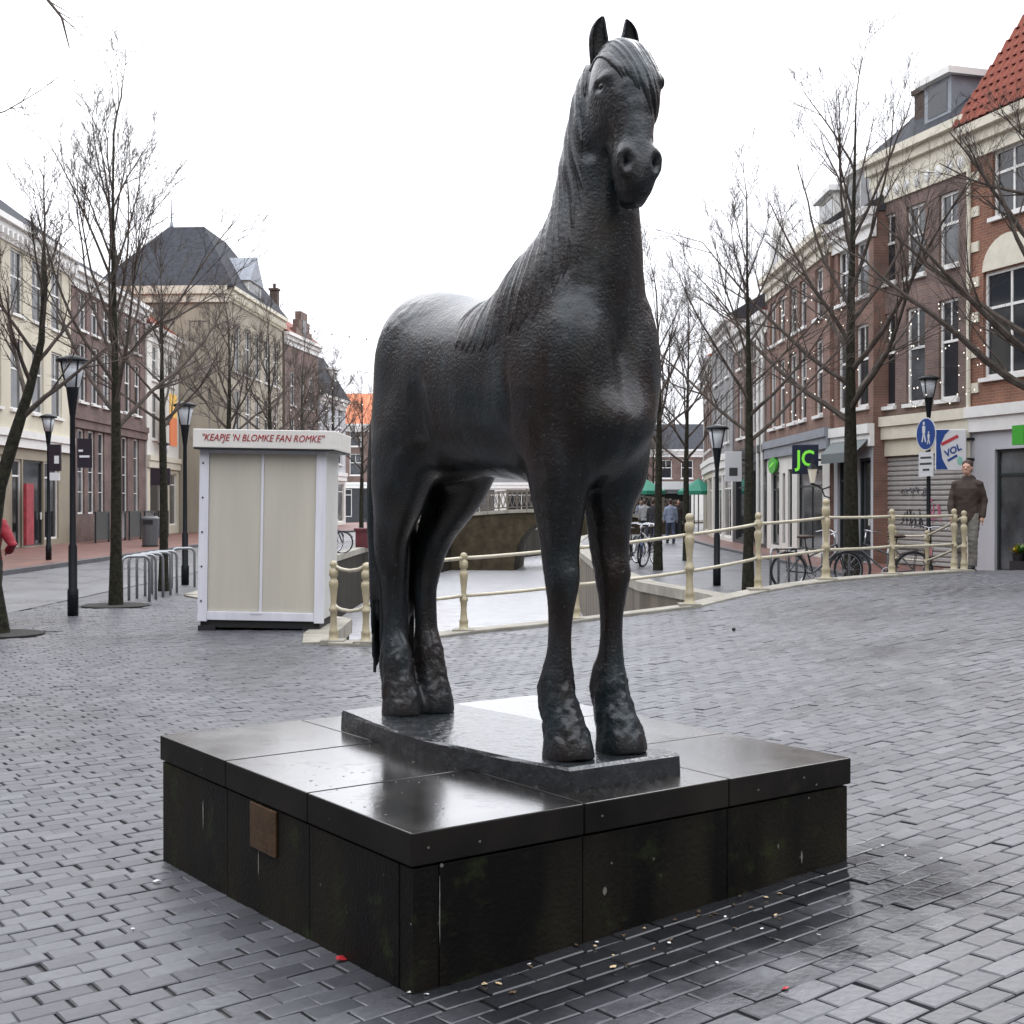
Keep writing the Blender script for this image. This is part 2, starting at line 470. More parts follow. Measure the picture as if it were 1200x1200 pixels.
# kerb of pale stone along the bridge edge, stone by stone
deck_kerb = MB(); pts = [Vector((x, y, 0)) for x, y in DECK]
for A, B in zip(pts, pts[1:]):
    n = max(1, round((B-A).length/1.0)); t = (B-A).normalized(); s = Vector((-t.y, t.x, 0))
    for k in range(n):
        p = A.lerp(B, k/n) + t*.004; q = A.lerp(B, (k+1)/n) - t*.004
        zs = [gz(v.x, v.y)+.035 for v in (p, q)]
        m = MB()
        m.hexa([p-s*.16-Vector((0, 0, .5-zs[0])), q-s*.16-Vector((0, 0, .5-zs[1])), q+s*.14-Vector((0, 0, .5-zs[1])), p+s*.14-Vector((0, 0, .5-zs[0])),
                p-s*.16+Vector((0, 0, zs[0])), q-s*.16+Vector((0, 0, zs[1])), q+s*.14+Vector((0, 0, zs[1])), p+s*.14+Vector((0, 0, zs[0]))])
        m.build('kerb_stone', M_STONE, square, bevel=.012)
# brick face of the bridge below the kerb
m = MB()
for (x0, y0), (x1, y1) in zip(DECK, DECK[1:]):
    m.add([(x0, y0+.10, -2.4), (x1, y1+.10, -2.4), (x1, y1+.10, gz(x1, y1)-.1), (x0, y0+.10, gz(x0, y0)-.1)], [(0, 1, 2, 3)])
m.build('bridge_face', M_QUAYWALL, square)

# quays: sheets between the canal walls and the streets
def strip(name, left, right, mat_, z=0.0, parent=None, seg=None):
    m = MB()
    ys = sorted(set([p[1] for p in left] + [p[1] for p in right]))
    for y in ys:
        m.v.append((interp_line(left, y), y, z)); m.v.append((interp_line(right, y), y, z))
    for k in range(len(ys)-1): m.f.append((2*k, 2*k+1, 2*k+3, 2*k+2))
    return m.build(name, mat_, parent)
def shift(L, d): return [(x+d, y) for x, y in L]
far_ys = [52, 60, 68, 78, 90, 105, 125]
KERBL = [(-10.9, 6), (-10.9, 30), (-11.1, 45)] + [(-11.1+bend(y), y) for y in far_ys]
ROADR = [(-7.15, 6), (-7.1, 24), (-7.0, 45)] + [(-7.0+bend(y), y) for y in far_ys]
BACKL = [(-24, 6), (-24, 45)] + [(-24+bend(y), y) for y in far_ys]
LW2 = [(x, y) for x, y in LWALL if y >= 17.3]
tag(strip('quay', [(-7.3, 20), (-7.2, 24), (-7.1, 45)] + [(-7.1+bend(y), y) for y in far_ys], [(interp_line(LWALL, 20), 20)] + [p for p in LWALL if p[1] > 20], M_FARPAVE, -.006), kind='structure')
tag(strip('road', KERBL, ROADR, M_ASPHALT, .004), kind='structure')
pv = strip('pavement', BACKL, shift(KERBL, -.12), M_REDBRICK, .10); tag(pv, kind='structure')
m = MB()
for (x0, y0), (x1, y1) in zip(KERBL, KERBL[1:]):
    m.hexa([(x0-.14, y0, -.05), (x0+.02, y0, -.05), (x1+.02, y1, -.05), (x1-.14, y1, -.05), (x0-.14, y0, .106), (x0+.02, y0, .106), (x1+.02, y1, .106), (x1-.14, y1, .106)])
m.build('kerb', M_KERB, pv)
# right bank
RQ_L = RWALL
RQ_R = [(7.15, 16.9), (7.15, 45)] + [(7.15+bend(y)*1.1, y) for y in far_ys]
RB_R = [(30, 16.9), (30, 45)] + [(30+bend(y), y) for y in far_ys]
tag(strip('quay', RQ_L, RQ_R, M_FARPAVE, -.006), kind='structure')
pv2 = strip('pavement', RQ_R, RB_R, M_REDBRICK, .06); tag(pv2, kind='structure')
m = MB()
for (x0, y0), (x1, y1) in zip(RQ_R, RQ_R[1:]):
    m.hexa([(x0-.10, y0, -.05), (x0+.04, y0, -.05), (x1+.04, y1, -.05), (x1-.10, y1, -.05), (x0-.10, y0, .066), (x0+.04, y0, .066), (x1+.04, y1, .066), (x1-.10, y1, .066)])
m.build('kerb', M_KERB, pv2)
# far ground behind everything
g = MB(); g.add([(-600, -60, -.25), (600, -60, -.25), (600, 2, -.25), (-600, 2, -.25), (-600, 2, -.25), (-24, 2, -.25), (-24, 125, -.25), (-600, 125, -.25),
                 (30, 2, -.25), (600, 2, -.25), (600, 125, -.25), (30, 125, -.25), (-600, 125, -.25), (600, 125, -.25), (600, 1200, -.25), (-600, 1200, -.25)],
                [(0, 1, 2, 3), (4, 5, 6, 7), (8, 9, 10, 11), (12, 13, 14, 15)])
tag(g.build('ground', mat('far_ground', (.13, .12, .11), .8, .2, .1)), kind='structure')
# near part of the square beside and behind the camera
g = MB()
g.add([(-24, -20, -.03), (24, -20, -.03), (24, 2.0, -.03), (-24, 2.0, -.03), (-24, 2.0, -.03), (-7.2, 2.0, -.03), (-7.2, 8.2, -.03), (-24, 8.2, -.03), (6, 2.0, .1), (24, 2.0, .2), (24, 17, .2), (12, 17, .2)],
      [(0, 1, 2, 3), (4, 5, 6, 7), (8, 9, 10, 11)])
g.build('square_border', M_FARPAVE, square)

# canal walls with coping stones
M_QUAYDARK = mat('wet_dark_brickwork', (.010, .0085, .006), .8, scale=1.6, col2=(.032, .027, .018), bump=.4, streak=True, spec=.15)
def canal_wall(line, side, label, wm):
    t_ = thing('quay_wall', label, 'wall')
    w = MB()
    for (x0, y0), (x1, y1) in zip(line, line[1:]):
        w.add([(x0, y0, -2.6), (x1, y1, -2.6), (x1, y1, -.12), (x0, y0, -.12)], [(0, 1, 2, 3) if side > 0 else (3, 2, 1, 0)])
    w.build('wall', wm, t_)
    for (x0, y0), (x1, y1) in zip(line, line[1:]):
        A = Vector((x0, y0, 0)); B = Vector((x1, y1, 0)); L = (B-A).length
        n = max(1, round(L/(1.2 if y0 < 45 else 6))); tt = (B-A).normalized(); s = Vector((tt.y, -tt.x, 0))*side
        for k in range(n):
            p = A.lerp(B, k/n)+tt*.005; q = A.lerp(B, (k+1)/n)-tt*.005; m = MB()
            a, c = s*-.04, s*.34
            m.hexa([p+a+Vector((0, 0, -.16)), q+a+Vector((0, 0, -.16)), q+c+Vector((0, 0, -.16)), p+c+Vector((0, 0, -.16)),
                    p+a+Vector((0, 0, .02)), q+a+Vector((0, 0, .02)), q+c+Vector((0, 0, .02)), p+c+Vector((0, 0, .02))])
            m.build('coping_stone', M_STONE, t_)
    return t_
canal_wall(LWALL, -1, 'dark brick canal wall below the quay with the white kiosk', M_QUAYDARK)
canal_wall(RWALL, 1, 'canal wall of yellowish brick below the quay with parked bicycles', M_QUAYWALL)

mw = bpy.data.materials.new('canal_water'); mw.use_nodes = True
nt = mw.node_tree; bs = nt.nodes['Principled BSDF']
bs.inputs['Base Color'].default_value = (.52, .525, .54, 1); bs.inputs['Roughness'].default_value = .16; bs.inputs['IOR'].default_value = 1.9; bs.inputs['Specular IOR Level'].default_value = 1.0
n_ = nt.nodes.new('ShaderNodeTexNoise'); n_.inputs['Scale'].default_value = 1.0; n_.inputs['Detail'].default_value = 3
tc = nt.nodes.new('ShaderNodeTexCoord'); mp = nt.nodes.new('ShaderNodeMapping'); mp.inputs['Scale'].default_value = (.9, 5.5, 1)
nt.links.new(tc.outputs['Object'], mp.inputs[0]); nt.links.new(mp.outputs[0], n_.inputs['Vector'])
bp = nt.nodes.new('ShaderNodeBump'); bp.inputs['Strength'].default_value = .9; bp.inputs['Distance'].default_value = .05
nt.links.new(n_.outputs['Fac'], bp.inputs['Height']); nt.links.new(bp.outputs[0], bs.inputs['Normal'])
m = MB(); m.add([(-12, 13, WATER_Z), (40, 13, WATER_Z), (40, 130, WATER_Z), (-12, 130, WATER_Z)], [(0, 1, 2, 3)])
tag(m.build('water', mw), kind='structure')
# ---------------------------------------------------------------- the bronze horse
HH = Vector((0.6, -0.8, 0)); HL = Vector((0.8, 0.6, 0))      # heading, the horse's left
PLINTH_TOP = 0.55; SLAB_T = 0.08
HORSE_O = Vector((-0.075, 5.31, PLINTH_TOP + SLAB_T))
HORSE_M = Matrix((( HH.x, HL.x, 0, HORSE_O.x), (HH.y, HL.y, 0, HORSE_O.y), (0, 0, 1, HORSE_O.z), (0, 0, 0, 1)))

def loft(mb, rings, n=20, sq=1.0):
    """rings: (x, y, z, r_plane, r_y) ; each ring stands square to the path in the x-z plane"""
    P = [Vector(r[:3]) for r in rings]; vs_ = []
    for i, r in enumerate(rings):
        t = P[min(i+1, len(P)-1)] - P[max(i-1, 0)]
        t.y = 0; t.normalize()
        s = Vector((t.z, 0, -t.x))
        for k in range(n):
            a = 2*math.pi*k/n
            ca, sa = math.cos(a), math.sin(a)
            ca = math.copysign(abs(ca)**sq, ca); sa = math.copysign(abs(sa)**sq, sa)
            vs_.append(P[i] + s*ca*r[3] + Vector((0, sa*r[4], 0)))
    fs_ = []
    for i in range(len(P)-1):
        for k in range(n):
            k2 = (k+1) % n
            fs_.append((i*n+k, i*n+k2, (i+1)*n+k2, (i+1)*n+k))
    fs_.append(tuple(range(n))[::-1]); fs_.append(tuple(range((len(P)-1)*n, len(P)*n)))
    mb.add(vs_, fs_)

def refine(keys, per=4):
    """Catmull-Rom through the key rings"""
    K = [np.array(k, float) for k in keys]; out = []
    for i in range(len(K)-1):
        p0 = K[max(i-1, 0)]; p1 = K[i]; p2 = K[i+1]; p3 = K[min(i+2, len(K)-1)]
        for j in range(per):
            t = j/per
            out.append(0.5*((2*p1) + (-p0+p2)*t + (2*p0-5*p1+4*p2-p3)*t*t + (-p0+3*p1-3*p2+p3)*t**3))
    out.append(K[-1])
    return [tuple(o) for o in out]

def fuse(mb, voxel, iters, fac=0.5):
    me = mb.mesh('tmp'); bm = bmesh.new(); bm.from_mesh(me); bmesh.ops.recalc_face_normals(bm, faces=bm.faces); bm.to_mesh(me); bm.free()
    o = bpy.data.objects.new('tmp', me); COL.objects.link(o)
    r = o.modifiers.new('r', 'REMESH'); r.mode = 'VOXEL'; r.voxel_size = voxel; r.use_smooth_shade = True
    s = o.modifiers.new('s', 'SMOOTH'); s.factor = fac; s.iterations = iters
    dg = bpy.context.evaluated_depsgraph_get(); dg.update()
    m2 = bpy.data.meshes.new_from_object(o.evaluated_get(dg))
    bpy.data.objects.remove(o); bpy.data.meshes.remove(me)
    m2.shade_smooth()
    return m2

def mesh_arrays(me):
    n = len(me.vertices)
    co = np.empty(n*3); me.vertices.foreach_get('co', co); co = co.reshape(-1, 3)
    no = np.empty(n*3); me.vertices.foreach_get('normal', no); no = no.reshape(-1, 3)
    return co, no

HEAD_T = Matrix.Translation((.735, 0, 0)) @ Matrix.Rotation(math.radians(-19), 4, 'Z') @ Matrix.Translation((-.70, 0, 0))

def relax(me, co, weight, iters):
    """weighted Laplacian smoothing"""
    ne = len(me.edges); ev = np.empty(ne*2, dtype=np.int64); me.edges.foreach_get('vertices', ev); ev = ev.reshape(-1, 2)
    n = len(co); deg = np.bincount(ev.ravel(), minlength=n).astype(float)
    for _ in range(iters):
        for_sum = np.stack([np.bincount(ev[:, 0], co[ev[:, 1], k], n) + np.bincount(ev[:, 1], co[ev[:, 0], k], n) for k in range(3)], 1)
        co += (for_sum/deg[:, None] - co) * (0.6*weight)[:, None]

def build_horse_body():
    b = MB()
    # trunk: x, ztop, zbot, half width
    T = [(-.675, 1.50, 1.30, .06), (-.645, 1.64, 1.14, .130), (-.585, 1.765, 1.04, .195), (-.48, 1.84, 1.00, .240), (-.34, 1.83, 1.02, .260),
         (-.15, 1.77, 1.03, .272), (.05, 1.74, 1.02, .280), (.22, 1.765, 1.00, .280), (.36, 1.82, .97, .272), (.50, 1.80, .95, .275),
         (.62, 1.74, .95, .265), (.70, 1.66, .98, .25), (.77, 1.55, 1.08, .195), (.81, 1.44, 1.22, .11)]
    loft(b, refine([(x, 0, (a+c)/2, (a-c)/2, w) for x, a, c, w in T], 3), 28, 0.92)
    for s in (-1, 1):
        b.blob((.54, s*.150, 1.36), (.19, .135, .36), 16, 12)
        b.blob((.675, s*.120, 1.43), (.135, .142, .31), 16, 12)
        b.blob((.60, s*.135, 1.10), (.14, .13, .22), 16, 12)
        b.blob((-.455, s*.130, 1.46), (.20, .130, .33), 16, 12)
        b.blob((-.36, s*.18, 1.22), (.16, .115, .24), 16, 12)
    # neck
    N = [(.40, 1.52, .36, .26), (.51, 1.68, .300, .250), (.600, 1.83, .222, .208), (.635, 1.98, .176, .165), (.655, 2.13, .155, .140), (.680, 2.28, .145, .124), (.705, 2.42, .125, .105), (.72, 2.50, .09, .08)]
    loft(b, refine([(x, 0, z, r, w) for x, z, r, w in N], 3), 24)
    # head
    h = MB(HEAD_T)
    H = [(.690, 2.535, .045, .05), (.722, 2.505, .095, .080), (.755, 2.46, .135, .106), (.785, 2.38, .145, .120), (.815, 2.30, .133, .106), (.845, 2.215, .108, .086),
         (.868, 2.135, .090, .074), (.884, 2.075, .085, .075), (.893, 2.03, .078, .071), (.898, 1.99, .060, .056), (.900, 1.965, .03, .03)]
    loft(h, refine([(x, 0, z, r, w) for x, z, r, w in H], 3), 24, 0.95)
    for s in (-1, 1):
        h.blob((.722, s*.066, 2.285), (.110, .052, .140), 14, 10)     # cheek
        h.blob((.845, s*.092, 2.400), (.050, .026, .024), 10, 8)      # brow
        h.blob((.936, s*.054, 2.095), (.036, .036, .058), 10, 8)      # nostril wing
        h.blob((.800, s*.086, 2.24), (.09, .012, .018), 10, 8)        # facial crest
    h.blob((.872, 0, 1.980), (.058, .052, .040), 12, 8)               # chin
    b.v, b.f = b.v, b.f
    k0 = len(b.v); b.v.extend(h.v); b.f.extend([tuple(i+k0 for i in f) for f in h.f])
    # forelegs
    def foreleg(y, dx=0.0):
        R = [(.57, 1.22, .16, .12), (.58, 1.06, .140, .118), (.585, .95, .116, .104), (.588, .84, .092, .083), (.592, .74, .076, .070), (.600, .675, .072, .068), (.603, .635, .070, .066),
             (.600, .585, .061, .056), (.594, .51, .049, .046), (.590, .43, .046, .043), (.586, .36, .052, .047), (.576, .30, .068, .056), (.573, .24, .082, .063), (.584, .18, .086, .066),
             (.606, .125, .088, .072), (.624, .075, .097, .080), (.634, .035, .106, .088), (.640, -.01, .112, .092)]
        loft(b, refine([(x+dx*(1-min(1, max(0, (z-.2)/.6))), y, z, r, w) for x, z, r, w in R], 3), 18)
    foreleg(-.130); foreleg(.108, .02)
    # hind legs
    def hindleg(s, y0, dx=0.0):
        R = [(-.43, .12, 1.50, .22, .115), (-.42, .145, 1.30, .225, .132), (-.43, .15, 1.14, .205, .130), (-.49, .145, 1.00, .170, .118), (-.56, .125, .88, .128, .094), (-.61, .11, .785, .100, .078),
             (-.642, .095, .70, .090, .070), (-.648, .088, .63, .078, .063), (-.642, y0, .54, .062, .054), (-.634, y0, .44, .054, .049), (-.628, y0, .36, .057, .051), (-.618, y0, .30, .074, .060),
             (-.612, y0, .24, .086, .066), (-.602, y0, .18, .088, .068), (-.588, y0, .125, .088, .072), (-.576, y0, .075, .095, .080), (-.568, y0, .035, .102, .085), (-.565, y0, -.01, .106, .087)]
        loft(b, refine([(x+dx, s*y, z, r, w) for x, y, z, r, w in R], 3), 18)
    hindleg(-1, .085); hindleg(1, .07, .02)
    me = fuse(b, 0.011, 4)
    co, no = mesh_arrays(me)
    # muscles flow into each other on the trunk; legs and head keep their modelling
    wz = np.clip((co[:, 2]-.80)/.30, 0, 1)
    wh = np.clip((2.14-co[:, 2])/.10, 0, 1)*1.0
    wh = np.where((co[:, 2] > 1.95) & (co[:, 0] > .80), 0.0, wh)
    wgt = np.clip(wz*np.maximum(wh, .05), .04, 1)
    relax(me, co, wgt, 95)
    me.vertices.foreach_set('co', co.ravel()); me.update()
    co, no = mesh_arrays(me)
    HT = np.array(HEAD_T)
    def dent(c, r, d, head=False):
        r = np.array(r if hasattr(r, '__len__') else (r, r, r))
        c = np.array(c, float)
        if head: c = HT[:3, :3] @ c + HT[:3, 3]
        q = np.sqrt((((co - c) / r)**2).sum(1))
        w = np.clip(1-q, 0, 1); w = w*w*(3-2*w)
        co[:] = co - no * (w*d)[:, None]
    for s in (-1, 1):
        dent((.955, s*.058, 2.092), (.034, .032, .048), .052, True)        # nostrils
        dent((.832, s*.108, 2.374), (.036, .036, .024), .016, True)        # eye sockets
        dent((.85, s*.085, 2.20), (.06, .05, .09), .014, True)             # hollow below the eye
        dent((.76, s*.12, 2.17), (.06, .05, .05), .014, True)
        dent((.44, s*.29, 1.30), (.05, .10, .25), .014)                    # behind the shoulder
        dent((-.16, s*.28, 1.28), (.10, .10, .25), .022)                   # flank
        dent((.585, s*.20, 1.02), (.10, .06, .05), .006)
        dent((.66, s*.128, .66), (.03, .05, .05), -.006)
    dent((.80, 0, 1.34), (.14, .07, .32), .016)                            # groove of the breast
    dent((-.62, 0, 1.84), (.20, .03, .1), .012)                            # groove of the croup
    for s in (-1, 1):                                                      # mouth line
        for k in range(9):
            t = k/8
            dent((.940-.11*t, s*(.030+.042*t), 2.026+.014*t), (.020, .03, .0085), .009, True)
    # modelled, hand-worked surface
    for i in range(len(co)):
        p = Vector(co[i])
        k = noise.noise(p*6)*.0036 + max(0, noise.noise(p*3+Vector((9, 2, 4))))*(noise.noise(p*22)*.0034 + noise.noise(p*50)*.0020)*1.6 + noise.noise(p*48)*.0006
        if p.z < .36: k += (noise.noise(Vector((p.x*34, p.y*34, p.z*15)))*.008+noise.noise(p*62)*.005)*(min(1, (.36-p.z)/.1)) * (1 if p.z > .07 else .3)
        co[i] += no[i]*k
    me.vertices.foreach_set('co', co.ravel()); me.update()
    return me

def strand(mb, pts, w, th, side=None, n=8):
    """flattened tapering lock of hair"""
    pts = [Vector(p) for p in pts]; m = len(pts); vs_ = []
    for i, p in enumerate(pts):
        t = (pts[min(i+1, m-1)] - pts[max(i-1, 0)]).normalized()
        nrm = Vector(side); s = t.cross(nrm).normalized(); nn = s.cross(t)
        k = i/(m-1); f = (1-k**3)*(.55+.45*math.sin(math.pi*min(1, k*1.6+.15)))+.12
        for q in range(n):
            a = 2*math.pi*q/n
            vs_.append(p + s*math.cos(a)*w*f + nn*math.sin(a)*th*(f*.6+.4))
    fs_ = []
    for i in range(m-1):
        for q in range(n):
            q2 = (q+1) % n
            fs_.append((i*n+q, i*n+q2, (i+1)*n+q2, (i+1)*n+q))
    fs_.append(tuple(range(n))[::-1]); fs_.append(tuple(range((m-1)*n, m*n)))
    mb.add(vs_, fs_)

def poly_sd(px, pz, poly):
    """signed distance to a polygon, positive inside (arrays)"""
    n = len(poly); d = np.full(px.shape, 1e9); ins = np.zeros(px.shape, bool)
    for i in range(n):
        ax, az = poly[i]; bx, bz = poly[(i+1) % n]
        ex, ez = bx-ax, bz-az; L2 = ex*ex+ez*ez
        t = np.clip(((px-ax)*ex+(pz-az)*ez)/L2, 0, 1)
        d = np.minimum(d, np.hypot(px-ax-t*ex, pz-az-t*ez))
        c = ((az > pz) != (bz > pz)) & (px < (bx-ax)*(pz-az)/((bz-az) if bz != az else 1e-9)+ax)
        ins ^= c
    return np.where(ins, d, -d)

def hair_shell(body, mask, across, thick, amp, freq, cuts, seed, taper=None):
    """a worked layer of hair modelled on the body: the body's own surface there, raised and combed into locks"""
    bm = bmesh.new(); bm.from_mesh(body)
    co, no = mesh_arrays(body); m = mask(co)
    bm.verts.ensure_lookup_table()
    bmesh.ops.delete(bm, geom=[v for v in bm.verts if m[v.index] < -.035], context='VERTS')
    bmesh.ops.subdivide_edges(bm, edges=bm.edges, cuts=cuts, use_grid_fill=True)
    me = bpy.data.meshes.new('hair'); bm.to_mesh(me); bm.free()
    co, no = mesh_arrays(me); m = mask(co); s = across(co)
    off = np.empty(len(co))
    for i in range(len(co)):
        p = Vector(co[i]); q = s[i]*freq + .9*noise.noise(p*5+Vector((seed, 0, 0)))
        g = noise.noise(Vector((q, p.z*2.2, seed)))*.55 + noise.noise(Vector((q*2.3, p.z*3.0, seed+7)))*.35 + noise.noise(Vector((q*5.1, p.z*5, seed+3)))*.2
        jag = noise.noise(Vector((q*.8, seed, p.z*.8)))*.040 + noise.noise(Vector((q*2.4, seed+5, 0)))*.020
        k = min(1, max(-.5, (m[i]+jag)/.035))
        k = 1-(1-k)**2 if k > 0 else k
        off[i] = (-.004 + (thick*(1 if taper is None else taper(p)) + amp*g)*k) if k > 0 else -.012
    co += no*off[:, None]
    me.vertices.foreach_set('co', co.ravel()); me.update(); me.shade_smooth()
    return me

def build_mane(body):
    R = [(.74, 2.58), (.72, 2.40), (.73, 2.22), (.735, 2.05), (.725, 1.90), (.70, 1.74), (.60, 1.60), (.46, 1.54), (.28, 1.49), (.12, 1.50), (.05, 1.58), (.04, 1.70), (.10, 1.95), (.30, 2.2), (.40, 2.45), (.60, 2.75)]
    Lf = [(.74, 2.58), (.62, 2.40), (.56, 2.2), (.52, 2.05), (.46, 1.92), (.36, 1.80), (.20, 1.70), (.08, 1.70), (.10, 1.95), (.30, 2.2), (.40, 2.45), (.60, 2.75)]
    def mask(co):
        r = poly_sd(co[:, 0], co[:, 2], R); l = poly_sd(co[:, 0], co[:, 2], Lf)
        m = np.where(co[:, 1] < 0, r, np.minimum(l, r))
        head = (co[:, 0] > .71) & (co[:, 2] < 2.50) & (co[:, 2] > 2.12-.5*(co[:, 0]-.71))
        return np.where(head, -1, m)
    def across(co):
        z = co[:, 2]; sl = np.where(z > 1.85, .30*(z-1.85), .95*(z-1.85)*np.clip((.62-co[:, 0])/.4, 0, 1)*-.25)
        return co[:, 0] + sl
    return hair_shell(body, mask, across, .007, .012, 44, 2, 3)

def build_forelock(body):
    HTi = np.array(HEAD_T.inverted())
    P = [(-.065, 2.62), (-.095, 2.50), (-.100, 2.425), (-.04, 2.385), (.03, 2.32), (.07, 2.26), (.105, 2.20), (.135, 2.20), (.135, 2.35), (.12, 2.50), (.05, 2.62)]
    def loc(co): return co @ HTi[:3, :3].T + HTi[:3, 3]
    def mask(co):
        q = loc(co)
        return np.where((q[:, 0] > .70+.25*np.clip(2.5-q[:, 2], 0, 1)) & (q[:, 2] > 2.1), poly_sd(q[:, 1], q[:, 2], P), -1)
    def across(co):
        q = loc(co); return q[:, 1] + .38*(q[:, 2]-2.5)
    return hair_shell(body, mask, across, .014, .011, 44, 2, 11, lambda p: .25+.75*min(1, max(0, (2.56-p.z)/.14)))

def build_tail():
    b = MB(); r = random.Random(5)
    for i in range(70):
        a = r.uniform(0, 2*math.pi); q0 = math.sqrt(r.random())
        dx, dy = q0*math.cos(a), q0*math.sin(a)
        L = r.uniform(1.16, 1.42) if i % 3 else r.uniform(1.42, 1.52); pts = []
        for k in range(10):
            q = k/9
            spread = .035 + .075*math.sin(min(1, q*1.25)*math.pi*.66)
            pts.append((-.615 - .12*math.sin(min(1, q*3)*math.pi/2) + .03*q + dx*spread*.7, dy*spread - .020 - .030*q, 1.66 - L*q - .02*math.sin(q*3.1)))
        strand(b, pts, .026, .024, (math.cos(a), math.sin(a), .1) if abs(math.cos(a)) > .2 else (0, 1, 0))
    return fuse(b, 0.009, 3)

def build_ear(s):
    b = MB(HEAD_T)
    keys = [(.69, 2.50, .036, 0), (.692, 2.55, .043, 0), (.696, 2.59, .043, .002), (.702, 2.625, .034, .002), (.708, 2.652, .021, -.004), (.712, 2.670, .005, -.012)]
    keys = refine([(x, z, w, o, 0) for x, z, w, o in keys], 4)
    n = 14; vs_ = []
    for x, z, w, off, _ in keys:
        for k in range(n):
            a = math.radians(-120 + 240*k/(n-1)) + math.pi      # shell: arc around the back, open in front
            vs_.append((x + w*.62*math.cos(a) + w*.25, s*(.058 + off) + w*.86*math.sin(a), z))
        for k in range(n):
            a = math.radians(-120 + 240*(n-1-k)/(n-1)) + math.pi
            vs_.append((x + w*.30*math.cos(a) + w*.26, s*(.058 + off) + w*.60*math.sin(a), z))
    N2 = 2*n; fs_ = []
    for i in range(len(keys)-1):
        for k in range(N2):
            k2 = (k+1) % N2
            fs_.append((i*N2+k, i*N2+k2, (i+1)*N2+k2, (i+1)*N2+k))
    fs_.append(tuple(range(N2))[::-1]); fs_.append(tuple(range((len(keys)-1)*N2, len(keys)*N2)))
    b.add(vs_, fs_)
    return b

def bronze_material():
    m = bpy.data.materials.new('wet_bronze'); m.use_nodes = True
    nt = m.node_tree; b = nt.nodes['Principled BSDF']
    tc = nt.nodes.new('ShaderNodeTexCoord')
    mp = nt.nodes.new('ShaderNodeMapping'); mp.inputs['Scale'].default_value = (1, 1, .22)
    nt.links.new(tc.outputs['Object'], mp.inputs[0])
    n1 = nt.nodes.new('ShaderNodeTexNoise'); n1.inputs['Scale'].default_value = 9; n1.inputs['Detail'].default_value = 7; n1.inputs['Roughness'].default_value = .65
    nt.links.new(mp.outputs[0], n1.inputs['Vector'])
    n2 = nt.nodes.new('ShaderNodeTexNoise'); n2.inputs['Scale'].default_value = 2.6; n2.inputs['Detail'].default_value = 4
    nt.links.new(tc.outputs['Object'], n2.inputs['Vector'])
    r1 = nt.nodes.new('ShaderNodeValToRGB'); e = r1.color_ramp.elements
    e[0].position = .34; e[0].color = (.004, .0035, .0035, 1); e[1].position = .74; e[1].color = (.046, .074, .084, 1)
    e2 = e.new(.55); e2.color = (.014, .020, .024, 1)
    nt.links.new(n1.outputs['Fac'], r1.inputs['Fac'])
    r2 = nt.nodes.new('ShaderNodeValToRGB'); r2.color_ramp.elements[0].position = .40; r2.color_ramp.elements[1].position = .66
    r2.color_ramp.elements[0].color = (.030, .014, .0085, 1); r2.color_ramp.elements[1].color = (.014, .026, .031, 1)
    nt.links.new(n2.outputs['Fac'], r2.inputs['Fac'])
    mx = nt.nodes.new('ShaderNodeMixRGB'); mx.inputs['Fac'].default_value = .42
    nt.links.new(r1.outputs[0], mx.inputs['Color1']); nt.links.new(r2.outputs[0], mx.inputs['Color2'])
    # pale lime specks
    v = nt.nodes.new('ShaderNodeTexNoise'); v.inputs['Scale'].default_value = 95; v.inputs['Detail'].default_value = 2
    nt.links.new(tc.outputs['Object'], v.inputs['Vector'])
    rs = nt.nodes.new('ShaderNodeValToRGB'); rs.color_ramp.elements[0].position = .685; rs.color_ramp.elements[1].position = .74
    nt.links.new(v.outputs['Fac'], rs.inputs['Fac'])
    mx2 = nt.nodes.new('ShaderNodeMixRGB'); mx2.inputs['Color2'].default_value = (.10, .12, .12, 1)
    nt.links.new(rs.outputs[0], mx2.inputs['Fac']); nt.links.new(mx.outputs[0], mx2.inputs['Color1'])
    nt.links.new(mx2.outputs[0], b.inputs['Base Color'])
    b.inputs['Metallic'].default_value = 0.15
    mr = nt.nodes.new('ShaderNodeMapRange'); mr.inputs['From Min'].default_value = .3; mr.inputs['From Max'].default_value = .7
    mr.inputs['To Min'].default_value = .24; mr.inputs['To Max'].default_value = .46
    nt.links.new(n1.outputs['Fac'], mr.inputs['Value']); nt.links.new(mr.outputs[0], b.inputs['Roughness'])
    b.inputs['Specular IOR Level'].default_value = .30
    b.inputs['Coat Weight'].default_value = .45; b.inputs['Coat Roughness'].default_value = .21
    nb = nt.nodes.new('ShaderNodeTexNoise'); nb.inputs['Scale'].default_value = 85; nb.inputs['Detail'].default_value = 6
    nt.links.new(tc.outputs['Object'], nb.inputs['Vector'])
    bp = nt.nodes.new('ShaderNodeBump'); bp.inputs['Strength'].default_value = .75; bp.inputs['Distance'].default_value = .006
    nt.links.new(nb.outputs['Fac'], bp.inputs['Height']); nt.links.new(bp.outputs[0], b.inputs['Normal'])
    return m

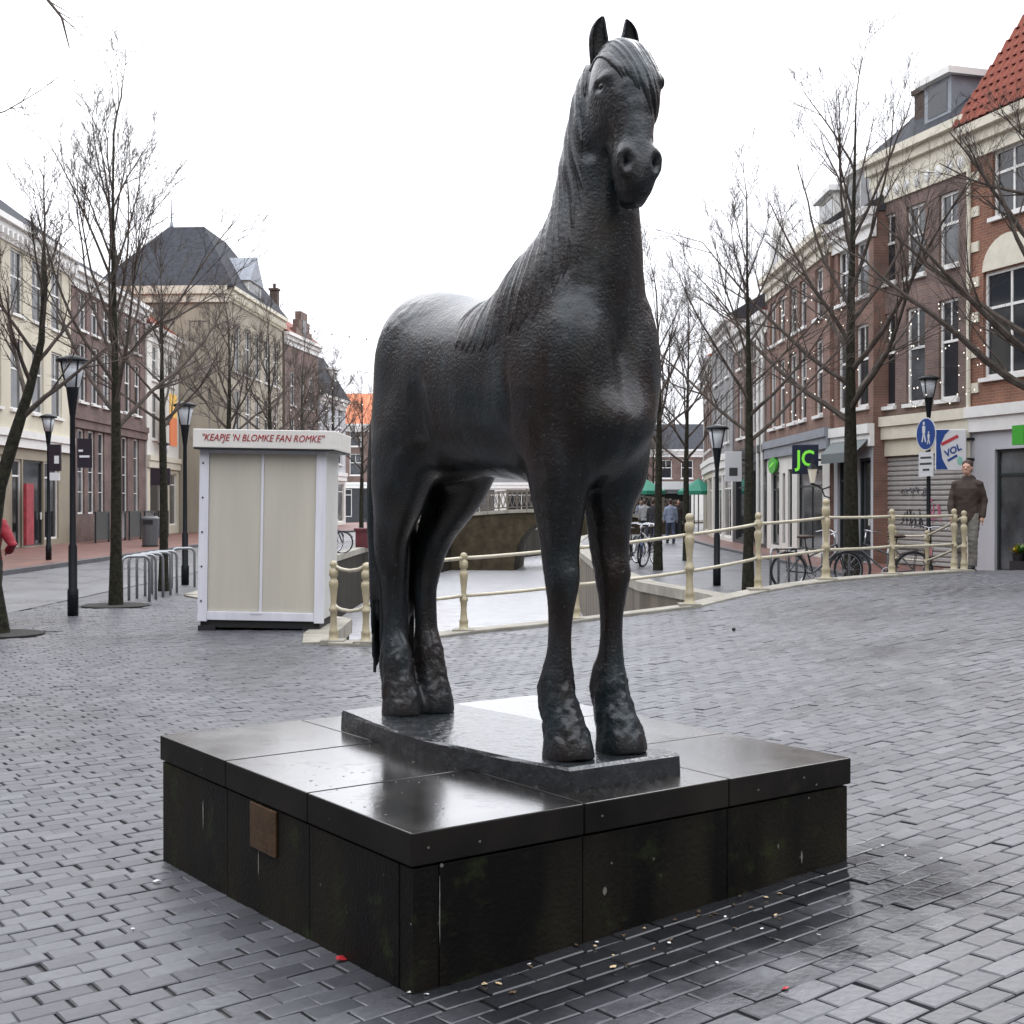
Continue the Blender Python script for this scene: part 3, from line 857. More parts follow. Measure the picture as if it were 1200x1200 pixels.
M_BRONZE = bronze_material()
horse = bpy.data.objects.new('horse_statue', None); COL.objects.link(horse)
horse.matrix_world = HORSE_M
tag(horse, 'dark wet bronze statue of a standing horse on the black stone plinth', 'statue')
_body = build_horse_body()
for nm, me in (('body', _body), ('mane', build_mane(_body)), ('forelock', build_forelock(_body)), ('tail', build_tail())):
    me.name = nm
    if not me.materials: me.materials.append(M_BRONZE)
    me.materials[0] = M_BRONZE
    put(nm, me, horse)
for s in (-1, 1):
    build_ear(s).build('ear', M_BRONZE, horse, smooth=True)
    MB(HEAD_T).blob((.836, s*.097, 2.374), (.020, .013, .013), 12, 8).build('eye', M_BRONZE, horse, smooth=True)
# cast base slab under the hooves: one long side bows out, local coordinates, top at z = 0
def horse_local(X, Y):
    d = Vector((X, Y, 0)) - Vector((HORSE_O.x, HORSE_O.y, 0))
    return d.dot(HH), d.dot(HL)

def build_base_slab():
    edge = []
    for k in range(13):                                   # bowed right-hand side, front to back
        t = k/12; edge.append((.79-1.60*t, -.250-.085*math.sin(math.pi*t)))
    for k in range(9):
        t = k/8; edge.append((-.81+1.63*t, .25+.05*math.sin(math.pi*t)))
    edge = edge[::-1]
    b = MB(); r = random.Random(2)
    n = len(edge); vs_ = []; fs_ = []
    for sc, z in ((1.0, -SLAB_T), (1.0, -.012), (.985, 0.0)):
        for x, y in edge: vs_.append((x*sc+r.uniform(-.003, .003), y*sc+r.uniform(-.003, .003), z+r.uniform(-.002, .002)*(z > -.02)))
    for j in range(2):
        for i in range(n): fs_.append((j*n+i, j*n+(i+1) % n, (j+1)*n+(i+1) % n, (j+1)*n+i))
    fs_.append(tuple(range(2*n, 3*n)))
    b.add(vs_, fs_)
    return b
M_SLAB = mat('wet_bronze_base', (.014, .016, .018), .20, scale=9, col2=(.040, .046, .050), bump=.7, bscale=24, rvar=.14, spec=.6, coat=.6)
build_base_slab().build('base_slab', M_SLAB, horse, smooth=False)
# ---------------------------------------------------------------- plinth of black stone
def stone_mat(name, top):
    m = bpy.data.materials.new(name); m.use_nodes = True
    nt = m.node_tree; b = nt.nodes['Principled BSDF']; geo = nt.nodes.new('ShaderNodeNewGeometry')
    n1 = nt.nodes.new('ShaderNodeTexNoise'); n1.inputs['Scale'].default_value = 2.2 if top else 3.5; n1.inputs['Detail'].default_value = 6
    n2 = nt.nodes.new('ShaderNodeTexNoise'); n2.inputs['Scale'].default_value = 70; n2.inputs['Detail'].default_value = 4
    if top: nt.links.new(geo.outputs['Position'], n1.inputs['Vector'])
    else:
        mp = nt.nodes.new('ShaderNodeMapping'); mp.inputs['Scale'].default_value = (1, 1, .3)
        nt.links.new(geo.outputs['Position'], mp.inputs[0]); nt.links.new(mp.outputs[0], n1.inputs['Vector'])
    nt.links.new(geo.outputs['Position'], n2.inputs['Vector'])
    r = nt.nodes.new('ShaderNodeValToRGB'); e = r.color_ramp.elements
    e[0].position = .38; e[1].position = .72
    if top: e[0].color = (.0055, .0052, .005, 1); e[1].color = (.022, .019, .016, 1)
    else: e[0].color = (.0035, .0032, .003, 1); e[1].color = (.022, .0185, .0115, 1)
    nt.links.new(n1.outputs['Fac'], r.inputs['Fac'])
    # lime flecks, moss
    v = nt.nodes.new('ShaderNodeTexVoronoi'); v.inputs['Scale'].default_value = 9 if top else 7
    nt.links.new(geo.outputs['Position'], v.inputs['Vector'])
    fl = nt.nodes.new('ShaderNodeValToRGB'); fl.color_ramp.elements[0].position = .0; fl.color_ramp.elements[0].color = (1, 1, 1, 1); fl.color_ramp.elements[1].position = .045; fl.color_ramp.elements[1].color = (0, 0, 0, 1)
    nt.links.new(v.outputs['Distance'], fl.inputs['Fac'])
    mx = nt.nodes.new('ShaderNodeMixRGB'); mx.inputs['Color2'].default_value = (.30, .30, .28, 1)
    mm = nt.nodes.new('ShaderNodeMath'); mm.operation = 'MULTIPLY'; mm.inputs[1].default_value = .75
    nt.links.new(fl.outputs[0], mm.inputs[0]); nt.links.new(mm.outputs[0], mx.inputs['Fac']); nt.links.new(r.outputs[0], mx.inputs['Color1'])
    ms = nt.nodes.new('ShaderNodeTexNoise'); ms.inputs['Scale'].default_value = 5.5; ms.inputs['Detail'].default_value = 8; ms.inputs['Roughness'].default_value = .7
    nt.links.new(geo.outputs['Position'], ms.inputs['Vector'])
    mrp = nt.nodes.new('ShaderNodeValToRGB'); mrp.color_ramp.elements[0].position = .56; mrp.color_ramp.elements[1].position = .72
    nt.links.new(ms.outputs['Fac'], mrp.inputs['Fac'])
    mg = nt.nodes.new('ShaderNodeMixRGB'); mg.inputs['Color2'].default_value = (.026, .034, .011, 1) if not top else (.026, .024, .020, 1)
    nt.links.new(mrp.outputs[0], mg.inputs['Fac']); nt.links.new(mx.outputs[0], mg.inputs['Color1'])
    nt.links.new(mg.outputs[0], b.inputs['Base Color'])
    mr = nt.nodes.new('ShaderNodeMapRange'); mr.inputs['From Min'].default_value = .40; mr.inputs['From Max'].default_value = .66
    mr.inputs['To Min'].default_value = .06 if top else .50; mr.inputs['To Max'].default_value = .30 if top else .72
    nt.links.new(n1.outputs['Fac'], mr.inputs['Value'])
    b.inputs['Specular IOR Level'].default_value = .5 if top else .2
    if top:      # the water film lies on the level face only; the slab's edges stay as dull as the sides
        sp = nt.nodes.new('ShaderNodeSeparateXYZ'); nt.links.new(geo.outputs['True Normal'], sp.inputs[0])
        lv = nt.nodes.new('ShaderNodeMapRange'); lv.inputs['From Min'].default_value = .90; lv.inputs['From Max'].default_value = .985
        nt.links.new(sp.outputs['Z'], lv.inputs['Value'])
        rm = nt.nodes.new('ShaderNodeMix'); rm.data_type = 'FLOAT'; rm.inputs[2].default_value = .62
        nt.links.new(lv.outputs[0], rm.inputs[0]); nt.links.new(mr.outputs[0], rm.inputs[3]); nt.links.new(rm.outputs[0], b.inputs['Roughness'])
        sm = nt.nodes.new('ShaderNodeMapRange'); sm.inputs['To Min'].default_value = .2; sm.inputs['To Max'].default_value = 1.0
        b.inputs['Coat Roughness'].default_value = .20; cw = nt.nodes.new('ShaderNodeMath'); cw.operation = 'MULTIPLY'; nt.links.new(lv.outputs[0], cw.inputs[0]); nt.links.new(mrp.outputs[0], cw.inputs[1]); cw2 = nt.nodes.new('ShaderNodeMath'); cw2.operation = 'MULTIPLY_ADD'; cw2.inputs[1].default_value = -.6; nt.links.new(cw.outputs[0], cw2.inputs[0]); nt.links.new(lv.outputs[0], cw2.inputs[2]); nt.links.new(cw2.outputs[0], b.inputs['Coat Weight'])
        nt.links.new(lv.outputs[0], sm.inputs['Value']); nt.links.new(sm.outputs[0], b.inputs['Specular IOR Level'])
    else: nt.links.new(mr.outputs[0], b.inputs['Roughness'])
    bp = nt.nodes.new('ShaderNodeBump'); bp.inputs['Strength'].default_value = .16 if top else .9; bp.inputs['Distance'].default_value = .004
    nt.links.new(n2.outputs['Fac'], bp.inputs['Height']); nt.links.new(bp.outputs[0], b.inputs['Normal'])
    return m
M_PTOP = stone_mat('wet_black_stone', True)
M_PSIDE = stone_mat('black_stone', False)
LU = (PR-PF).length; LV = (PL-PF).length
plinth = bpy.data.objects.new('plinth', None); COL.objects.link(plinth)
D2p = (PL-PF).normalized()
plinth.matrix_world = Matrix(((D1.x, D2p.x, 0, PF.x), (D1.y, D2p.y, 0, PF.y), (0, 0, 1, 0), (0, 0, 0, 1)))
tag(plinth, 'low square plinth of wet black stone slabs with a bronze plaque', 'plinth')
CT = .104
for i in range(3):
    for j in range(3):
        g = .0025
        MB().box(LU*i/3+g, LU*(i+1)/3-g, LV*j/3+g, LV*(j+1)/3-g, PLINTH_TOP-CT, PLINTH_TOP+rnd.uniform(-.0015, .0015)).build('coping_slab', M_PTOP, plinth, bevel=.005)
zb = -.10; zt = PLINTH_TOP-CT-.008; ins = .012; th = .08
cuts = lambda L: [ins+.095, L/3, 2*L/3, L-ins]
# right-hand face (front-right), left-hand face, two rear faces
def face_panels(L, fn, corner):
    c = [ins] + ([ins+.095] if corner else []) + [L/3, 2*L/3, L-ins]
    for a, d in zip(c, c[1:]): fn(a+.0015, d-.0015).build('side_panel', M_PSIDE, plinth, bevel=.003)
face_panels(LU, lambda a, d: MB().box(a, d, ins, ins+th, zb, zt), True)
face_panels(LV, lambda a, d: MB().box(ins-.001, ins+th, a+th, d, zb, zt) if a < .2 else MB().box(ins-.001, ins+th, a, d, zb, zt), False)
face_panels(LU, lambda a, d: MB().box(a, d, LV-ins-th, LV-ins, zb, zt), False)
face_panels(LV, lambda a, d: MB().box(LU-ins-th, LU-ins-.001, max(a, ins+th), min(d, LV-ins-th-.002), zb, zt), False)
MB().box(.12, LU-.12, .12, LV-.12, zb, PLINTH_TOP-CT-.004).build('core', M_PSIDE, plinth)
M_PLAQUE = mat('brown_bronze_plaque', (.105, .058, .026), .38, .3, 20, metal=.5, bump=.3, bscale=200)
pv0 = LV*(1-.548); pv1 = LV*(1-.443)
pq = MB().box(ins-.012, ins-.0015, pv0, pv1, .268, .436).build('plaque', M_PLAQUE, plinth, bevel=.003)
# raised lines of lettering too fine to read
for k in range(6):
    zz = .408-.024*k
    MB().box(ins-.0135, ins-.0118, pv0+.025, pv1-.025-.02*(k % 3), zz-.005, zz+.004).build('raised_line', M_PLAQUE, pq)
# pale lime streaks running down the sides (worn shape of their own)
# ---------------------------------------------------------------- houses along the canal
M_GLASS = mat('dark_window_glass', (.018, .021, .026), .06, spec=.6)
M_GLASS2 = mat('grey_window_glass', (.07, .075, .08), .10, spec=.6, var=.6, scale=1.1)
M_WHITE = mat('white_paint', (.72, .71, .68), .5, .06, 4)
M_CREAMW = mat('cream_paint', (.62, .58, .47), .55, .08, 4)
M_DARKF = mat('dark_green_paint', (.02, .028, .028), .4)
M_LEAD = mat('lead_grey', (.22, .24, .27), .5, .15, 3)
M_SLATE = mat('slate_roof', (.030, .032, .038), .85, scale=5, col2=(.060, .063, .073), bump=.5, bscale=9, spec=.12)
M_TILE = mat('red_roof_tile', (.13, .026, .014), .7, scale=7, col2=(.24, .055, .028), bump=.2, spec=.25)
M_TILEO = mat('orange_roof_tile', (.50, .13, .045), .6, scale=6, col2=(.60, .20, .08), bump=.5, bscale=8)
M_BROWNB = mat('dark_brick_chimney', (.07, .05, .04), .85, .3, 9)
M_WALLS = {
    'cream': mat('cream_stucco', (.56, .52, .41), .8, .12, .9, streak=True),
    'beige': mat('beige_stone_front', (.27, .235, .175), .7, .1, 1.2),
    'darkred': brick_mat('dark_red_brick', (.165, .098, .086), (.125, .076, .070), (.16, .14, .12)),
    'brown': brick_mat('brown_red_brick', (.190, .120, .098), (.145, .094, .080), (.20, .17, .15)),
    'orange': brick_mat('orange_red_brick', (.26, .105, .058), (.20, .080, .048), (.25, .20, .16)),
    'rust': brick_mat('rust_brick', (.230, .120, .088), (.175, .092, .070), (.2, .17, .14)),
    'stone': mat('sand_grey_stone', (.33, .295, .23), .8, .14, 1.0, streak=True),
    'white': mat('white_stucco', (.66, .645, .60), .75, .10, 1.1, streak=True),
    'greyw': mat('pale_grey_stucco', (.45, .46, .48), .75, .10, 1.1, streak=True),
    'grey': mat('grey_stucco', (.24, .24, .24), .8, .12, 1.2),
    'black': mat('black_shopfront', (.03, .032, .035), .4, .2, 2),
}

def wall_with_holes(W, z0, z1, holes, deep=.16):
    """front wall in the plane y = 0 with real openings and reveals"""
    holes = [h for h in holes if h[3] > z0 and h[2] < z1]
    xs = sorted(set([0, W] + [v for h in holes for v in (h[0], h[1])]))
    zs = sorted(set([z0, z1] + [min(z1, max(z0, v)) for h in holes for v in (h[2], h[3])]))
    m = MB()
    for xa, xb in zip(xs, xs[1:]):
        for za, zb_ in zip(zs, zs[1:]):
            cx, cz = (xa+xb)/2, (za+zb_)/2
            if any(h[0] < cx < h[1] and h[2] < cz < h[3] for h in holes): continue
            m.add([(xa, 0, za), (xb, 0, za), (xb, 0, zb_), (xa, 0, zb_)], [(0, 1, 2, 3)])
    for x0, x1, a, c in [h[:4] for h in holes]:
        a = max(a, z0); c = min(c, z1)
        m.add([(x0, 0, a), (x1, 0, a), (x1, 0, c), (x0, 0, c), (x0, deep, a), (x1, deep, a), (x1, deep, c), (x0, deep, c)],
              [(0, 4, 5, 1), (1, 5, 6, 2), (2, 6, 7, 3), (3, 7, 4, 0)])
    return m

def window(parent, x0, x1, z0, z1, style='sash', frame=None, glass=None, sill=True, y=.10):
    """frame part with its panes and sill"""
    frame = frame or M_WHITE; glass = glass or (M_GLASS if rnd.random() < .65 else M_GLASS2)
    t = .07; m = MB(); w = x1-x0; h = z1-z0
    m.box(x0, x0+t, y-.03, y+.05, z0, z1); m.box(x1-t, x1, y-.03, y+.05, z0, z1)
    m.box(x0+t, x1-t, y-.03, y+.05, z0, z0+t); m.box(x0+t, x1-t, y-.03, y+.05, z1-t, z1)
    rects = []
    if style == 'sash':
        zm = z0+h*.58
        m.box(x0+t, x1-t, y-.02, y+.04, zm-.03, zm+.03)
        xm = (x0+x1)/2; m.box(xm-.018, xm+.018, y-.015, y+.04, zm+.03, z1-t)
        rects = [(x0+t, x1-t, z0+t, zm-.03), (x0+t, xm-.018, zm+.03, z1-t), (xm+.018, x1-t, zm+.03, z1-t)]
    elif style == 'cross':
        zm = z0+h*.66; xm = (x0+x1)/2
        m.box(x0+t, x1-t, y-.02, y+.04, zm-.03, zm+.03); m.box(xm-.03, xm+.03, y-.02, y+.04, z0+t, zm-.03); m.box(xm-.03, xm+.03, y-.02, y+.04, zm+.03, z1-t)
        rects = [(a, c, d, e) for a, c in ((x0+t, xm-.03), (xm+.03, x1-t)) for d, e in ((z0+t, zm-.03), (zm+.03, z1-t))]
    elif style == 'tall':
        n = 4; rects = []
        for k in range(n):
            a = z0+t+(h-2*t)*k/n; c = z0+t+(h-2*t)*(k+1)/n
            if k: m.box(x0+t, x1-t, y-.02, y+.04, a-.015, a+.015)
            rects.append((x0+t, x1-t, a+(.015 if k else 0), c-(.015 if k < n-1 else 0)))
    elif style == 'shop':
        n = max(1, round(w/1.6)); zm = z1-.55
        m.box(x0+t, x1-t, y-.02, y+.04, zm-.03, zm+.03)
        for k in range(n):
            a = x0+t+(w-2*t)*k/n; c = x0+t+(w-2*t)*(k+1)/n
            if k: m.box(a-.025, a+.025, y-.02, y+.04, z0+t, zm-.03); 
            rects.append((a+(.025 if k else 0), c-(.025 if k < n-1 else 0), z0+t, zm-.03))
        rects.append((x0+t, x1-t, zm+.03, z1-t))
    else:
        rects = [(x0+t, x1-t, z0+t, z1-t)]
    f = m.build('window', frame, parent)
    for a, c, d, e in rects:
        if c-a > .02 and e-d > .02: MB().box(a-.005, c+.005, y+.005, y+.02, d-.005, e+.005).build('pane', glass, f)
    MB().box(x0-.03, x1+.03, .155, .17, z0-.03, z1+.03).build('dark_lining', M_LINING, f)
    if sill: MB().box(x0-.06, x1+.06, -.09, .09, z0-.09, z0-.002).build('sill', M_WHITE if frame is M_WHITE else M_STONE, f)
    return f
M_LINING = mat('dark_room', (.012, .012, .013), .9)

def cornice(parent, W, z, mat_, h=.42, out=.30, dentils=False):
    m = MB()
    m.box(-.05, W+.05, -.06, .05, z-h-.30, z-h); m.box(-.08, W+.08, -out*.55, .05, z-h, z-h*.45); m.box(-.12, W+.12, -out, .05, z-h*.45, z)
    o = m.build('cornice', mat_, parent)
    if dentils:
        n = int(W/.42)
        for k in range(n): MB().box((k+.35)*W/n, (k+.65)*W/n, -out*.9, -.062, z-h-.22, z-h-.002).build('bracket', mat_, o)
    return o

def roof_gable(parent, W, D, z, rise, mat_, over=.25):
    m = MB(); r = z+rise
    m.add([(-.05, -over, z), (W+.05, -over, z), (W+.05, D/2, r), (-.05, D/2, r), (W+.05, D+over, z), (-.05, D+over, z),
           (-.05, -over, z-.10), (W+.05, -over, z-.10), (W+.05, D+over, z-.10), (-.05, D+over, z-.10)],
          [(0, 1, 2, 3), (3, 2, 4, 5), (0, 3, 5, 9, 6), (1, 7, 8, 4, 2), (6, 7, 1, 0), (6, 9, 8, 7), (5, 4, 8, 9)])
    return m.build('roof', mat_, parent)

def roof_hip(parent, W, D, z, rise, mat_, inx, iny, over=.3):
    m = MB(); r = z+rise
    m.add([(-over, -over, z), (W+over, -over, z), (W+over, D+over, z), (-over, D+over, z), (inx, iny, r), (W-inx, iny, r), (W-inx, D-iny, r), (inx, D-iny, r),
           (-over, -over, z-.1), (W+over, -over, z-.1), (W+over, D+over, z-.1), (-over, D+over, z-.1)],
          [(0, 1, 5, 4), (1, 2, 6, 5), (2, 3, 7, 6), (3, 0, 4, 7), (4, 5, 6, 7), (8, 9, 1, 0), (9, 10, 2, 1), (10, 11, 3, 2), (11, 8, 0, 3), (8, 11, 10, 9)])
    return m.build('roof', mat_, parent)

def chimney(roof, x, y, z0, z1, w=.6, d=.6, pots=2):
    c = MB().box(x-w/2, x+w/2, y-d/2, y+d/2, z0, z1-.12).box(x-w/2-.06, x+w/2+.06, y-d/2-.06, y+d/2+.06, z1-.12, z1).build('chimney', M_BROWNB, roof)
    m = MB()
    for k in range(pots): m.lathe([(.09, z1-.001), (.10, z1+.25), (.075, z1+.30)], (x+(k-(pots-1)/2)*.28, y, 0), 8)
    m.build('chimney_pot', M_BROWNB, roof)
    return c

def dormer(roof, x0, x1, y0, y1, z0, z1, wallm, pointed=False):
    m = MB().box(x0, x1, y0, y1, z0, z1)
    m.build('dormer', wallm, roof)
    c = MB()
    if pointed:
        xm = (x0+x1)/2; hh = (x1-x0)*.55
        c.plate([(x0-.15, z1), (x1+.15, z1), (xm, z1+hh)], y0-.12, y1)
    else: c.box(x0-.14, x1+.14, y0-.18, y1, z1, z1+.16)
    c.build('dormer_cap', M_WHITE if not pointed else M_LEAD, roof)
    f = MB(); n = 2 if x1-x0 > 1.1 else 1
    for k in range(n):
        a = x0+.1+(x1-x0-.2)*k/n; e = x0+.1+(x1-x0-.2)*(k+1)/n
        f.box(a+.05, e-.05, y0-.012, y0+.02, z0+.15, z1-.12)
    f.build('dormer_pane', M_GLASS, roof)

def house(name, label, loc, rot, W, H, D, wall, floors, roof, roofm, rise=3.0, groundh=3.4, ground=None, corn=M_WHITE, frame=None, cornh=.42, dent=False, group=None, cat='building', style='sash', inset=(3, 3)):
    """floors: list of (z0, z1, [(x0, x1), ...]); ground: dict describing the shop front"""
    t = thing(name, label, cat, loc, rot, group)
    holes = [(a, c, z0, z1) for z0, z1, xs in floors for a, c in xs]
    gh = ground or {}
    gholes = gh.get('holes', [])
    if groundh > 0:
        wg = wall_with_holes(W, -.3, groundh, gholes)
        wg.build('ground_floor_wall', M_WALLS[gh.get('wall', wall)], t)
    wu = wall_with_holes(W, groundh, H, holes)
    wu.build('wall', M_WALLS[wall], t)
    body = MB()
    body.add([(0, .17, -.3), (W, .17, -.3), (W, D, -.3), (0, D, -.3), (0, .17, H), (W, .17, H), (W, D, H), (0, D, H)], [(0, 1, 5, 4), (1, 2, 6, 5), (2, 3, 7, 6), (3, 0, 4, 7), (4, 5, 6, 7)])
    body.add([(0, 0, -.3), (0, .17, -.3), (0, .17, H), (0, 0, H), (W, 0, -.3), (W, .17, -.3), (W, .17, H), (W, 0, H)], [(0, 3, 2, 1), (4, 5, 6, 7)])
    body.build('side_wall', M_WALLS[gh.get('side', wall)], t)
    for (z0, z1, xs) in floors:
        for a, c in xs: window(t, a, c, z0, z1, style, frame)
    for h in gholes:
        kind = h[4] if len(h) > 4 else 'shop'
        if kind == 'door':
            d = window(t, h[0], h[1], h[2], h[3], 'plain', M_DARKF, M_GLASS, sill=False); d.name = 'door'
            MB().box(h[1]-.18, h[1]-.14, .02, .065, 1.0, 1.25).build('handle', M_WHITE, d)
        elif kind == 'shutter': pass
        else: window(t, h[0], h[1], h[2], h[3], kind, gh.get('frame', frame), sill=False)
    if gh.get('band', True) and groundh > 0:
        m = MB().box(-.02, W+.02, -.16, .02, groundh-.10, groundh+.14).box(-.02, W+.02, -.10, .02, groundh-.42, groundh-.10)
        m.build('shop_cornice', gh.get('bandm', M_WHITE), t)
    if corn is not None: cornice(t, W, H, corn, cornh, .32, dent)
    r = None
    if roof == 'gable': r = roof_gable(t, W, D, H+.02, rise, roofm)
    elif roof == 'hip': r = roof_hip(t, W, D, H+.02, rise, roofm, *inset)
    return t, r

def bays(W, n, w, margin=.6):
    s = (W-2*margin)/n
    return [(margin+s*(k+.5)-w/2, margin+s*(k+.5)+w/2) for k in range(n)]

R90 = math.pi/2
LANG = math.radians(90+1.2)          # left row: fronts look at the canal, x runs away from the square
# --- left row
t, r = house('town_house', 'cream stucco corner building with brown stone shop front', (-15.9, 33.0, 0), LANG, 15.0, 10.6, 10, 'cream',
     [(4.6, 6.9, bays(15, 7, 1.15)), (7.7, 9.8, bays(15, 7, 1.15))], 'gable', M_SLATE, 3.9, 3.8,
     dict(wall='beige', holes=[(.8, 4.2, .35, 3.1, 'shop'), (5.0, 8.2, .35, 3.1, 'shop'), (9.0, 9.9, .12, 3.0, 'shop'), (10.0, 12.0, .12, 3.0, 'door'), (12.1, 13.6, .3, 3.0, 'shop')], bandm=M_WHITE), dent=True)
chimney(r, 11.5, 3.6, 12.6, 14.2, .5, .5, 2); chimney(r, 14.3, 4.2, 13.0, 14.6, 1.0, .6, 3)
t, r = house('town_house', 'dark red brick building with tall narrow white windows on the ground floor', (-16.2, 48.0, 0), LANG, 10.5, 10.3, 10, 'darkred',
     [(5.4, 7.6, bays(10.5, 6, .95)), (8.1, 9.5, bays(10.5, 6, .95))], 'gable', M_SLATE, 3.4, 4.8,
     dict(holes=[(x, x+.85, 1.15, 4.35, 'tall') for x in (.7, 2.0, 3.3, 5.3, 6.7, 8.5)], bandm=M_WALLS['darkred'], wall='darkred'))
chimney(r, 1.2, 5.0, 12.5, 15.2, 1.3, .6, 3)
t, r = house('town_house', 'narrow white stucco house with red tiled roof beside the dark red brick front', (-16.35, 58.5, 0), LANG, 6.0, 9.6, 9, 'white',
     [(4.5, 6.6, bays(6, 3, 1.0)), (7.2, 8.8, bays(6, 3, 1.0))], 'gable', M_TILE, 3.6, 3.6, dict(wall='cream', holes=[(.5, 2.6, .5, 3.0, 'shop'), (2.9, 3.9, .1, 2.9, 'door'), (4.1, 5.6, .5, 3.0, 'shop')], bandm=M_CREAMW))
chimney(r, .7, 4.4, 11.5, 13.2, .6, .6, 2)
# the large stone building with the slate hip roof
A4 = math.radians(90-3.2)
t, r = house('stone_building', 'large sand-grey stone building with steep slate hip roof and gabled dormer', (-14.0, 64.6, 0), A4, 11.4, 12.3, 6.5, 'stone',
     [(4.7, 7.3, bays(11.4, 5, 1.1)), (8.2, 10.6, bays(11.4, 5, 1.1))], 'hip', M_SLATE, 3.7, 4.0, dict(wall='stone', holes=[(1+2.1*k, 2.4+2.1*k, .7, 3.3, 'shop') for k in range(5)], bandm=M_STONE), corn=M_CREAMW, dent=True, inset=(3.6, 2.3))
dormer(r, 3.6, 6.2, -.05, 3.2, 12.32, 13.2, M_WALLS['white'], True)
MB().lathe([(.05, 16.8), (.12, 17.0), (.05, 17.3), (.02, 18.4)], (3.8, 4.1, -.9), 8).build('finial', M_LEAD, r)
# end wall that looks back at the square: its own windows
we = bpy.data.objects.new('end_front', None); COL.objects.link(we); we.parent = t; we.rotation_euler = (0, 0, -R90); we.location = (-.03, 6.5, 0)
wh = wall_with_holes(6.5, 0, 12.28, [(a, c, z0, z1) for z0, z1 in ((4.7, 7.3), (8.2, 10.6)) for a, c in bays(6.5, 3, 1.05)]).build('end_wall', M_WALLS['stone'], we)
for z0, z1 in ((4.7, 7.3), (8.2, 10.6)):
    for a, c in bays(6.5, 3, 1.05):
        f = MB().box(a, a+.08, .03, .10, z0, z1).box(c-.08, c, .03, .10, z0, z1).box(a+.08, c-.08, .03, .10, z1-.08, z1).box(a+.08, c-.08, .03, .10, z0, z0+.08).box(a+.08, c-.08, .03, .09, (z0+z1)/2-.03, (z0+z1)/2+.03)
        f.build('window', M_WHITE, we); MB().box(a+.07, c-.07, .06, .075, z0+.07, z1-.07).build('pane', M_GLASS, we)
MB().box(-.2, 6.5, -.30, .02, 11.9, 12.3).box(-.1, 6.5, -.16, .02, 11.5, 11.9).build('cornice', M_CREAMW, we)
t, r = house('town_house', 'brown brick house with tall stepped gable and slim chimney', (-13.25, 76.2, 0), math.radians(90-7), 7.2, 11.6, 9, 'brown',
     [(4.4, 6.6, bays(7.2, 3, 1.0)), (7.4, 9.4, bays(7.2, 3, 1.0))], 'gable', M_TILE, 3.4, 3.6, dict(wall='black', holes=[(.6, 3.0, .4, 3.0, 'shop'), (3.6, 6.6, .2, 3.0, 'shop')]))
m = MB()
for k in range(3): m.box(3.6-1.7+.5*k, 3.6+1.7-.5*k, -.12, .25, 11.5+.55*k, 12.1+.55*k)
m.build('stepped_gable', M_WALLS['brown'], t)
MB().box(3.25, 3.95, -.14, -.118, 11.7, 12.7).build('gable_pane', M_GLASS, t)
chimney(r, 1.2, 1.0, 11.8, 14.3, .45, .45, 1)
t, r = house('town_house', 'pale grey house with dark mansard roof behind the brown gable', (-12.3, 83.6, 0), math.radians(90-7), 6.6, 8.6, 9, 'greyw',
     [(4.2, 6.0, bays(6.6, 3, 1.0)), (6.7, 8.0, bays(6.6, 3, 1.0))], 'hip', M_SLATE, 2.8, 3.5, dict(wall='white', holes=[(.4, 2.4, .3, 2.9, 'shop'), (2.8, 3.8, .1, 2.9, 'door'), (4.2, 6.2, .3, 2.9, 'shop')]), inset=(1.2, 1.2))
dormer(r, 4.6, 5.8, .4, 3, 9.0, 10.6, M_WALLS['white'])
# --- houses that close the view where the canal bends
t, r = house('town_house', 'far house with bright orange tiled roof closing the street', (-21.0, 122, 0), math.radians(2), 15.0, 9.0, 9, 'brown',
     [(4.2, 6.2, bays(15, 6, 1.1)), (6.9, 8.3, bays(15, 6, 1.1))], 'gable', M_TILEO, 3.2, 3.4, dict(wall='black', holes=[(1, 6, .3, 2.9, 'shop'), (7, 8, .1, 2.8, 'door'), (9, 14, .3, 2.9, 'shop')]))
t, r = house('town_house', 'far grey house with slate roof behind the trees', (-5.6, 124, 0), 0, 9.0, 8.2, 9, 'grey', [(4.2, 6.2, bays(9, 4, 1.1))], 'gable', M_SLATE, 3.0, 3.4, dict(wall='white', holes=[(1, 4, .3, 2.9, 'shop'), (5, 8, .3, 2.9, 'shop')]))
t, r = house('town_house', 'far pale house with low slate roof at the canal bend', (3.6, 124, 0), math.radians(-2), 9.0, 6.4, 9, 'greyw', [(3.9, 5.6, bays(9, 4, 1.1))], 'gable', M_SLATE, 2.0, 3.4, dict(wall='white', holes=[(1, 4, .3, 2.9, 'shop'), (5, 8, .3, 2.9, 'shop')]))
t, r = house('town_house', 'far brown brick house with low dark roof at the canal bend', (12.8, 122, 0), math.radians(-4), 11.0, 6.6, 9, 'brown', [(3.9, 5.6, bays(11, 5, 1.1))], 'gable', M_SLATE, 2.6, 3.4, dict(wall='white', holes=[(1, 4, .3, 2.9, 'shop'), (5, 8, .3, 2.9, 'shop')]))

# --- right row
def right_rot(a): return math.radians(-90+a)
